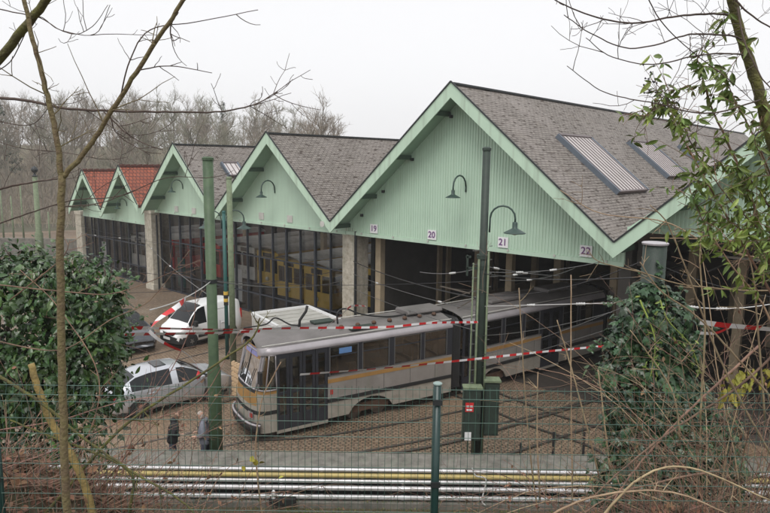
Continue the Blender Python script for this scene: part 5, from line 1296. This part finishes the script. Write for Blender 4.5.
# ------------------------------------------------------------------ ivy masses
def ivy_mass(name, org, blobs, n, size, m, label, cat, R, stems_=True, parent=None, dmat=None, cull=None, vine=18, longf=0.):
    r = empty(name, org, 0, label, cat); T = wtf(r); ml = MB(); ml2 = MB(); tot = sum((b[1]*b[2]+b[2]*b[3]+b[1]*b[3]) for b in blobs)
    for (c, rx, ry, rz) in blobs:
        c = Vector(c)
        for _ in range(int(n*(rx*ry+ry*rz+rx*rz)/tot)):
            d = rdir(R); rad = R.uniform(.74, 1.0) + .42*mn.noise(Vector((d.x*2.6+c.x*3, d.y*2.6+c.y, d.z*2.6+c.z*3)))+ (R.random()**5)*.25
            p = c + Vector((d.x*rx, d.y*ry, d.z*rz))*rad
            if cull and not cull(p): continue
            nrm = (Vector((d.x/rx, d.y/ry, d.z/rz)).normalized()*.8 + Vector((0, -.1, .45)) + rdir(R)*.55).normalized()
            if R.random() < longf: long_leaf(ml2, p, Vector((d.x*.5, d.y*.5-.2, -.45)) + rdir(R)*.7, nrm, size*R.uniform(.6, 1.35), R.uniform(.34, .5), .35)
            else: ivy_leaf(ml, p, nrm, Vector((0, 0, -1)) + rdir(R)*.8, size*R.uniform(.4, 1.2), R)
    for _ in range(int(n/130)):
        c, rx, ry, rz = R.choice(blobs); d = rdir(R); d.z = abs(d.z)*.9+.1; p = Vector(c) + Vector((d.x*rx, d.y*ry, d.z*rz))*.95; dd = (d + rdir(R)*.6).normalized()
        if cull and not cull(p): continue
        for q in range(R.randint(3, 7)):
            dd = (dd + rdir(R)*.3 + Vector((0, 0, -.06))).normalized(); p = p + dd*R.uniform(.03, .07)
            for w in range(2): ivy_leaf(ml, p + rdir(R)*.03, (rdir(R)*.6 + Vector((0, -.3, .7))).normalized(), rdir(R), size*R.uniform(.3, .75), R)
    ml.build('foliage', m, r, tf=T)
    if ml2.f: ml2.build('young_foliage', 'laurel', r, tf=T)
    if stems_:
        ms = MB()
        for _ in range(vine):
            c, rx, ry, rz = R.choice(blobs); c = Vector(c); p = c + Vector((R.uniform(-.4, .4)*rx, 0, -rz)); pts = [p]
            for q in range(7): p = p + Vector((R.uniform(-.18, .18)*rx, -ry*.03+R.uniform(-.1, .1)*ry, rz*.3)); pts.append(p.copy())
            ms.tube(pts, [.02, .006], 5)
        ms.build('stem', 'bark_dark', r, tf=T, smooth=True)
    return r
R = random.Random(5)
def bl(px, py, Y, rx, ry, rz): return (tuple(atY(px, py, Y)), rx, ry, rz)
iv = ivy_mass('ivy_bush', (atY(50, 400, 8.5).x, 8.5, 2.9), [bl(20, 320, 8.6, 1.1, .8, 1.0), bl(76, 300, 8.5, .58, .6, .56), bl(86, 350, 8.4, .50, .6, .60), bl(45, 285, 8.6, .6, .6, .38), bl(60, 380, 8.3, .85, .7, .75), bl(0, 400, 8.2, 1.1, .8, .9), bl(108, 300, 8.5, .24, .3, .42), bl(20, 270, 8.6, .5, .5, .25), bl(98, 392, 8.3, .28, .4, .30), bl(-60, 340, 8.4, 1.1, .9, 1.3), bl(30, 450, 8.0, 1.0, .7, .6), bl(112, 340, 8.4, .2, .3, .3)],
    12500, .115, 'ivy', 'big glossy ivy-covered bush at the left edge in front of the depot', 'ivy bush', R, longf=.55)
R = random.Random(6)
iv2 = ivy_mass('ivy', (PR.x, 9, PRG+.02), [bl(652, 325, 8.9, .50, .4, .46), bl(645, 375, 8.9, .66, .45, .5), bl(686, 350, 8.8, .22, .25, .3), bl(665, 400, 8.85, .55, .45, .6), bl(650, 450, 8.8, .62, .45, .55), bl(690, 455, 8.7, .55, .4, .4), bl(635, 490, 8.7, .6, .45, .5), bl(622, 345, 8.95, .22, .25, .32), bl(625, 420, 8.9, .3, .3, .35), bl(715, 430, 8.7, .28, .3, .3), bl(725, 470, 8.7, .28, .3, .36), bl(650, 292, 8.9, .27, .27, .15), bl(700, 500, 8.6, .6, .4, .3)],
    9500, .135, 'ivy_dark', 'dark ivy wrapped round the stub pole and spilling to the ground at the right', 'ivy', R)
m = MB()
for lst in [[(660, 300, 8.5), (668, 320, 8.4), (690, 345, 8.4), (700, 372, 8.4)], [(640, 300, 8.5), (655, 340, 8.4), (650, 380, 8.4)]]:
    P = branch(m, lst, .012, .006, R, 3, .3, .003)
    for q in range(40):
        p = R.choice(P) + rdir(R)*.1; long_leaf(m, p, rdir(R) + Vector((0, 0, -.4)), rdir(R), .08, .35)
o = m.build('foliage', 'privet', iv2, tf=wtf(iv2)); o['label'] = 'pale green young shoots on the dark ivy'

# ------------------------------------------------------------------ brambles
def gz(x, y):
    for (a, za), (b, zb) in zip(prof, prof[1:]):
        if a <= y <= b: return lerp(za, zb, (y-a)/(b-a))
    return 0
def bramble(label, x0, x1, y0, y1, n, L, R, m='cane', up=(.5, 1.2), r0=.007, cat='bramble', name='bramble', nt=3, lean=(0, 0), leaf=0, twl=.35):
    cx, cy = (x0+x1)/2, (y0+y1)/2; r = empty(name, (cx, cy, gz(cx, cy)), 0, label, cat, 'bramble thickets on the bank'); T = wtf(r); mb = MB(); lf = MB()
    for _ in range(n):
        x, y = R.uniform(x0, x1), R.uniform(y0, y1); p = Vector((x, y, gz(x, y)-.05)); l = L*R.uniform(.5, 1.2)
        d = Vector((R.uniform(-1, 1)+lean[0], R.uniform(-.7, .7)+lean[1], R.uniform(*up))).normalized(); pts = [p]; g_ = R.uniform(.03, .17); k = 12
        for q in range(k):
            d = (d + Vector((0, 0, -g_)) + rdir(R)*.07).normalized(); np_ = pts[-1] + d*(l/k)
            zz = gz(np_.x, np_.y)+.02
            if np_.z < zz: np_.z = zz
            pts.append(np_)
        rr = r0*R.uniform(.45, 1.2); mb.tube(pts, [rr, rr*.3], 5, cap=False); twigs(mb, pts, R, nt, l*twl, rr*.45, 2)
        if leaf:
            for q in range(leaf): p = R.choice(pts[3:]); long_leaf(lf, p, rdir(R) + Vector((0, 0, -.5)), rdir(R), R.uniform(.03, .07), .6)
    mb.build('canes', m, r, tf=T, smooth=True)
    if leaf: lf.build('dead_leaves', 'dryleaf', r, tf=T)
    return r
R = random.Random(31)
X = lambda px, Y: atY(px, 400, Y).x
bramble('brown tangle of bramble canes at the bottom left in front of the ivy bush', X(-60, 5.6), X(110, 5.6), 5.0, 6.4, 95, 2.1, R, leaf=8)
bramble('thin bramble canes arching over the pipes left of the thick green pole', X(80, 6.5), X(215, 6.5), 5.4, 7.6, 44, 1.9, R, leaf=4, lean=(.2, 0), up=(.4, 1.0))
bramble('thick mass of pale bramble canes at the bottom right in front of the dark ivy', X(560, 5.4), X(700, 5.4), 4.9, 6.2, 80, 1.9, R, m='cane', leaf=4, up=(.3, 1.1))
bramble('tall bramble canes rising at the right edge before the dark hall', X(690, 6), X(840, 6), 5.0, 7.2, 95, 3.2, R, m='cane', up=(1., 2.4), leaf=2, lean=(-.2, 0), nt=4)
bramble('pale dry stalks among the brambles at the right edge', X(680, 6.5), X(820, 6.5), 5.4, 7.6, 44, 3.0, R, m='cane_pale', up=(1.2, 2.8), r0=.009, lean=(-.3, 0), nt=3)
bramble('dry pale stalks at the left edge of the bottom tangle', X(-60, 5.4), X(60, 5.4), 4.9, 6.2, 20, 1.9, R, m='cane_pale', up=(.5, 1.4), leaf=1)
# hand-placed canes of the foreground
R = random.Random(44)
def cane_thing(label, lists, m, r0=.006, r1=.002, nt=3, name='bramble_cane', cat='bramble', tl=.25, group='long single canes'):
    p0 = PX(lists[0])[0]; r = empty(name, p0, 0, label, cat, group); T = wtf(r); mb = MB()
    for l in lists: branch(mb, l, r0, r1, R, nt, tl, r1, depth=2, n=7)
    mb.build('canes', m, r, tf=T, smooth=True); return r
cane_thing('reddish canes fanning from the bottom right thicket down to the left', [[(800, 330, 5), (740, 385, 5), (680, 425, 5), (640, 455, 4.9), (600, 490, 4.8), (570, 530, 4.8)], [(760, 345, 5.2), (700, 400, 5.1), (660, 440, 5), (620, 490, 4.9), (600, 530, 4.8)], [(720, 470, 5), (660, 482, 5), (610, 497, 5), (560, 530, 5)]], 'cane', .011, .005, 4)
cane_thing('pale arched cane crossing low in front of the mesh at the right', [[(530, 530, 4), (570, 505, 4), (620, 492, 4), (680, 494, 4), (740, 520, 4)], [(590, 530, 4), (640, 478, 4), (690, 468, 4), (770, 500, 4)]], 'cane_pale', .009, .005, 3)
cane_thing('long branch running level through the right thicket', [[(800, 291, 5), (740, 290, 5), (680, 284, 5), (640, 272, 5), (600, 262, 5), (588, 250, 5)], [(820, 262, 4.8), (760, 258, 4.8), (710, 245, 4.8), (665, 222, 4.8), (600, 213, 4.8), (560, 190, 4.8)], [(800, 250, 4.6), (720, 240, 4.6), (650, 238, 4.6)]], 'cane_pale', .007, .003, 6)
cane_thing('crossing pale canes rising before the dark opening at the far right', [[(780, 470, 4.8), (740, 400, 4.8), (712, 340, 4.8), (690, 280, 4.8), (668, 225, 4.8), (650, 205, 4.8)], [(790, 420, 4.7), (730, 350, 4.7), (695, 315, 4.7), (660, 290, 4.7), (640, 262, 4.7)], [(765, 420, 5), (758, 330, 5), (752, 270, 5), (735, 215, 5)], [(700, 420, 5), (705, 330, 5), (700, 260, 5), (705, 205, 5)], [(680, 440, 5), (675, 400, 5), (660, 370, 5), (630, 330, 5)]], 'cane_pale', .009, .004, 5)
cane_thing('thin dry stalks standing up before the tracks in the middle', [[(540, 530, 7), (531, 460, 7), (524, 380, 7), (519, 288, 7)], [(573, 530, 7), (571, 400, 7), (571, 275, 7)], [(600, 480, 7), (580, 400, 7), (566, 350, 7), (557, 320, 7)], [(540, 500, 7), (537, 430, 7), (538, 372, 7)], [(610, 470, 7), (603, 410, 7), (598, 370, 7)]], 'cane_pale', .011, .006, 2)
cane_thing('pale bent stalk rising in front of the tram cab', [[(270, 560, 6.5), (262, 513, 6.5), (257, 470, 6.5), (256, 440, 6.5), (262, 400, 6.5), (274, 375, 6.5), (281, 362, 6.5)]], 'cane_pale', .011, .006, 1)
cane_thing('dark bent branch crossing the lower left before the two people', [[(-10, 370, 4.8), (40, 402, 4.8), (80, 435, 4.8), (130, 470, 4.7), (180, 500, 4.6), (220, 540, 4.5)], [(130, 513, 5), (128, 470, 5), (60, 440, 5), (10, 420, 5)], [(40, 520, 5), (120, 430, 5), (200, 375, 5), (250, 340, 5), (260, 318, 5)]], 'bark_moss', .014, .006, 6)
cane_thing('thin wild canes criss-crossing the lower left corner', [[(0, 285, 5), (70, 292, 5), (120, 292, 5), (200, 260, 5)], [(-10, 340, 5), (60, 350, 5), (110, 320, 5), (150, 300, 5), (190, 250, 5)], [(0, 430, 5), (60, 420, 5), (130, 400, 5), (210, 395, 5)], [(0, 470, 5), (80, 440, 5), (150, 400, 5), (190, 330, 5), (196, 290, 5)], [(100, 513, 5), (140, 430, 5), (200, 400, 5), (240, 330, 5)], [(60, 500, 5), (100, 390, 5), (60, 310, 5), (20, 270, 5)], [(10, 300, 5), (60, 260, 5), (70, 240, 5)]], 'cane', .006, .0025, 6)
bk = empty('broken_branch', atY(85, 490, 4.9), 0, 'thick yellowish broken branch leaning in the lower left', 'branch'); m = MB(); branch(m, [(95, 520, 4.9), (82, 478, 4.9), (66, 445, 4.9), (50, 420, 4.9), (38, 388, 4.9), (31, 364, 4.9)], .032, .026, R, 0, n=6, sides=10)
m.build('limb', 'broken', bk, tf=wtf(bk), smooth=True)
m = MB()
for (x, y) in [(256, 459), (250, 457), (261, 461), (280, 478), (246, 468)]:
    long_leaf(m, atY(x, y, 5.5), rdir(R) + Vector((0, 0, -.5)), Vector((0, -1, .3)), .07, .8)
yv = m.build('autumn_leaves', 'yellowleaf', org=atY(256, 460, 5.5)); tag(yv, 'few yellow-green leaves on a thin shoot below the tram nose', 'leaves')
m = MB()
for _ in range(46):
    p = atY(R.uniform(722, 742), R.uniform(372, 402), 5.2); long_leaf(m, p, rdir(R) + Vector((0, 0, -1.2)), Vector((0, -1, .3)), R.uniform(.05, .09), .5)
for _ in range(40):
    p = atY(R.uniform(735, 775), R.uniform(368, 385), 5.2); long_leaf(m, p, rdir(R) + Vector((0, 0, -1.2)), Vector((0, -1, .3)), R.uniform(.04, .08), .5)
yv = m.build('autumn_leaves', 'yellowleaf', org=atY(735, 390, 5.2)); tag(yv, 'hanging clump of yellow leaves in the right thicket', 'leaves')
def mound(label, cx, cy, rx, ry, h, n, R):
    r = empty('brush_pile', (cx, cy, gz(cx, cy)), 0, label, 'brush pile', 'piles of cut brushwood on the bank'); T = wtf(r); lf = MB(); tw = MB()
    for _ in range(n):
        a = R.uniform(0, 2*PI); q = R.random()**.6; x = cx + math.cos(a)*rx*q; y = cy + math.sin(a)*ry*q; z = gz(x, y) + h*(1-q*q)*(1+.3*mn.noise(Vector((x*3, y*3, 0)))) - R.random()*.08
        if R.random() < .75: long_leaf(lf, Vector((x, y, z)), rdir(R), Vector((0, -.4, 1)) + rdir(R)*.8, R.uniform(.04, .11), .6)
        else:
            p = Vector((x, y, z)); d = Vector((R.uniform(-1, 1), R.uniform(-1, 1), R.uniform(-.15, .5))).normalized(); l = R.uniform(.25, .9)
            tw.tube([p, p+d*l*.5+rdir(R)*.03, p+d*l+rdir(R)*.06], [R.uniform(.003, .008), .002], 4, cap=False)
    core = MB(); core.grid([[(cx+math.cos(a*PI/8)*rx*q, cy+math.sin(a*PI/8)*ry*q, gz(cx, cy+math.sin(a*PI/8)*ry*q) + h*(1-q*q)-.1) for a in range(16)] for q in (.02, .25, .5, .75, 1.)], close=True)
    core.build('heap', 'bank', r, tf=T, smooth=True); lf.build('dead_leaves', 'dryleaf', r, tf=T); tw.build('twigs', 'cane', r, tf=T)
mound('heap of dead leaves and twigs at the bottom left corner', X(20, 5.6), 5.6, 1.35, .8, 1.0, 3000, R)
mound('lower heap of dead leaves beside the broken branch', X(110, 5.7), 5.7, .55, .6, .62, 900, R)
mound('heap of cut twigs under the right ivy', X(690, 5.6), 5.6, .9, .6, .6, 1500, R)
# litter and moss (stuff)
m = MB()
for _ in range(5200):
    x, y = R.uniform(-9, 1.0), R.uniform(4.6, 8.5)
    if x > 0 and R.random() < .6: continue
    p = Vector((x, y, gz(x, y) + R.uniform(.0, .22))); long_leaf(m, p, rdir(R), Vector((0, 0, 1)) + rdir(R)*.7, R.uniform(.05, .1), .6)
for _ in range(2500):
    x, y = R.uniform(1.0, 9), R.uniform(4.6, 8.5); p = Vector((x, y, gz(x, y) + R.uniform(.0, .15))); long_leaf(m, p, rdir(R), Vector((0, 0, 1)) + rdir(R)*.7, R.uniform(.05, .1), .6)
o = m.build('leaf_litter', 'dryleaf'); tag(o, 'brown dead leaves lying on the bank under the brambles', 'leaf litter', kind='stuff')
m = MB()
for _ in range(15000):
    x, y = R.uniform(-11, 12), R.uniform(13.3, 14.55)
    if mn.noise(Vector((x*1.7, y*2.5, 0))) < -.12: continue
    s_ = R.uniform(.02, .06); d = Vector((R.uniform(-.5, .5), R.uniform(-.5, .5), 1)).normalized(); long_leaf(m, Vector((x, y, gz(x, y) + (.0 if y < 14.5 else .16))), d, rdir(R), s_, .5)
o = m.build('moss', 'moss'); tag(o, 'low moss and grass at the foot of the pipes', 'moss', kind='stuff')

# ------------------------------------------------------------------ far trees
def far_tree(R, h, kind):
    tk = MB(); cr = MB()
    if kind == 'conifer':
        tk.tube([(0, 0, 0), (0, 0, h)], [.18, .03], 6)
        for k in range(int(h*7)):
            z = h*(.15+.85*R.random()); l = (h-z)*.26+.25; a = R.uniform(0, 2*PI); d = Vector((math.cos(a), math.sin(a), -.25)).normalized(); p = Vector((0, 0, z))
            for q in range(int(6+l*8)):
                c = p + d*l*R.random() + rdir(R)*.18; long_leaf(cr, c, (d + rdir(R)*.7), Vector((0, 0, 1)), .38, .45)
        return tk, cr
    bend = Vector((R.uniform(-.06, .06), R.uniform(-.06, .06), 0)); pts = [Vector((0, 0, 0))]; d = Vector((0, 0, 1))
    for k in range(7): d = (d + bend*.3 + rdir(R)*.06).normalized(); pts.append(pts[-1] + d*h*.9/7)
    r0 = h*.014; rs = [lerp(r0, r0*.15, k/7) for k in range(8)]; tk.tube(pts, rs, 6)
    def grow(p, d, l, r, dep, mb):
        q = [p]; c = d
        for k in range(4): c = (c + rdir(R)*.2 + Vector((0, 0, .07))).normalized(); q.append(q[-1] + c*l/4)
        mb.tube(q, [r, r*.4], 4 if dep > 1 else 3, cap=False)
        if dep > 0:
            for _ in range(R.randint(5, 7) if dep > 1 else R.randint(6, 9)):
                k = R.randint(1, 4); a, b = basis(c); an = R.uniform(0, 2*PI)
                nd = (c*.8 + (a*math.cos(an)+b*math.sin(an))*.8 + Vector((0, 0, .2))).normalized(); grow(q[k], nd, l*R.uniform(.4, .65), max(.017, r*.5), dep-1, cr)
    for k in range(R.randint(11, 15)):
        t = R.uniform(.32, .98); i = min(6, int(t*7)); p = pts[i].lerp(pts[i+1], t*7-i); an = R.uniform(0, 2*PI)
        grow(p, Vector((math.cos(an), math.sin(an), R.uniform(.5, 1.4))).normalized(), h*R.uniform(.16, .34)*(1.25-t*.6), r0*.42, 2, tk)
    return tk, cr
protos = []
R = random.Random(77)
for i in range(7):
    kind = 'conifer' if i == 6 else 'bare'; h = 13.
    tk, cr = far_tree(R, h, kind)
    r = empty('conifer' if kind == 'conifer' else 'bare_tree', (0, 0, 0), 0)
    a = tk.build('trunk', 'far_bark', r); b = cr.build('crown', 'conifer' if kind == 'conifer' else ('far_twig' if i % 3 else 'far_twig_g'), r)
    protos.append((r, [a, b], kind))
used = set()
NT = 0
spots = []
for row, (y0, n, xa, xb) in enumerate([(84, 20, -72, -8), (98, 26, -84, -6), (114, 30, -96, -4), (130, 34, -108, -2), (148, 38, -118, 2), (166, 36, -126, 4)]):
    for k in range(n): spots.append((row, lerp(xa, xb, (k+.5)/n) + R.uniform(-1.6, 1.6), y0 + R.uniform(-6, 6)))
# loose trees straight behind the yard, lower
for k in range(8): spots.append((7, lerp(-6, 6, k/7.) - 4 + R.uniform(-1, 1), R.uniform(120, 150)))
for row, x, y in spots:
    ang = x/y
    if ang > -.075 - (.02 if row < 3 else 0): continue
    pi_ = 6 if (R.random() < .05 and row > 1) else R.randrange(6)
    pr0, kids, kind = protos[pi_]
    if pi_ not in used: o = pr0; used.add(pi_)
    else: o = copy_list(pr0, kids)
    o.location = (x, y, hill_z(x, y)-.1); o.rotation_euler = (0, 0, R.uniform(0, 2*PI)); s_ = R.uniform(.75, 1.15)*(1. if row < 3 else .92)
    if row == 7: s_ *= .7
    o.scale = (s_*R.uniform(.9, 1.15), s_*R.uniform(.9, 1.15), s_)
    if kind == 'conifer': tag(o, 'dark conifer among the bare trees of the misty hill', 'tree', 'conifers on the hill')
    else: tag(o, ['bare tree at the foot of the misty hill behind the depot', 'bare tree low on the misty hill', 'bare tree halfway up the misty hill', 'bare tree on the upper slope of the misty hill', 'bare tree just below the hill crest', 'bare tree on the crest of the misty hill against the sky', '', 'bare tree beyond the grey depot roofs'][row], 'tree', ['trees at the hill foot', 'trees low on the hill', 'trees halfway up the hill', 'trees on the upper slope', 'trees below the crest', 'trees on the hill crest', '', 'trees beyond the grey roofs'][row])
for i, (r, kids, k_) in enumerate(protos):
    if i not in used:
        for q in kids: bpy.data.objects.remove(q)
        bpy.data.objects.remove(r)
# brushwood at the foot of the hill (uncountable)
m = MB()
for _ in range(5200):
    x = R.uniform(-78, -6); y = R.uniform(76, 132); z = hill_z(x, y); h = R.uniform(1.2, 3.4); p = Vector((x, y, z)); d = (Vector((0, 0, 1)) + rdir(R)*.45).normalized()
    q = [p, p + d*h*.5, p + d*h + rdir(R)*.3]; m.tube(q, [.045, .018], 3, cap=False)
    for _k in range(3): a_ = q[1].lerp(q[2], R.random()); m.tube([a_, a_ + (d+rdir(R)).normalized()*h*.35], [.025, .012], 3, cap=False)
o = m.build('brushwood', 'far_twig'); tag(o, 'brown leafless undergrowth covering the foot of the hill', 'undergrowth', kind='stuff')
# left background: finial pole, slim poles, pale wall, railing
p = atY(40, 250, 46); r = empty('tall_pole', (p.x, p.y, 0), 0, 'pale green tapered pole with a ball finial at the far left', 'pole'); T = wtf(r); zt = atY(40, 176, 46).z
MB().tube([(p.x, p.y, 0), (p.x, p.y, 3.0), (p.x, p.y, 3.1), (p.x, p.y, zt)], [.27, .27, .2, .16], 12).build('shaft', 'pole_pale', r, tf=T, smooth=True)
MB().lathe([(.16, -.05), (.22, 0), (.1, .05), (.06, .2), (.2, .32), (.24, .45), (.16, .6), (.02, .72)], (p.x, p.y, zt), 12).build('finial', 'steel_dark', r, tf=T, smooth=True)
for k, (px, yt) in enumerate([(4, 190), (14, 196), (24, 186), (50, 212)]):
    p = atY(px, 240, 56); zt = atY(px, yt, 56).z; o = MB().tube([(p.x, p.y, 0), (p.x, p.y, zt)], [.09, .06], 8).build('slim_pole', 'pole_pale', org=(p.x, p.y, 0), smooth=True)
    tag(o, ['leftmost slim pale pole before the wood', 'second slim pale pole from the left before the wood', 'third slim pale pole from the left before the wood', 'slim pole just left of the farthest red-roofed gable'][k], 'pole', 'slim poles in the far left')
o = MB().box(-60, -26.2, 54.2, 54.5, 0, 1.55).build('boundary_wall', 'concrete', org=(-42, 54.3, 0)); tag(o, 'low pale wall at the far left between the yard and the wood', 'wall')
rl = empty('railing', (-36, 49, 0), 0, 'grey metal railing in front of the low pale wall at the far left', 'railing'); T = wtf(rl); m = MB()
for z in (.5, .9, 1.3): m.tube([(-60, 49, z), (-25.5, 49, z)], .03, 5)
m.build('rails', 'wire_grey', rl, tf=T); m = MB()
for k in range(24): m.tube([(-60+k*1.5, 49, 0), (-60+k*1.5, 49, 1.35)], .03, 5)
m.build('uprights', 'wire_grey', rl, tf=T)
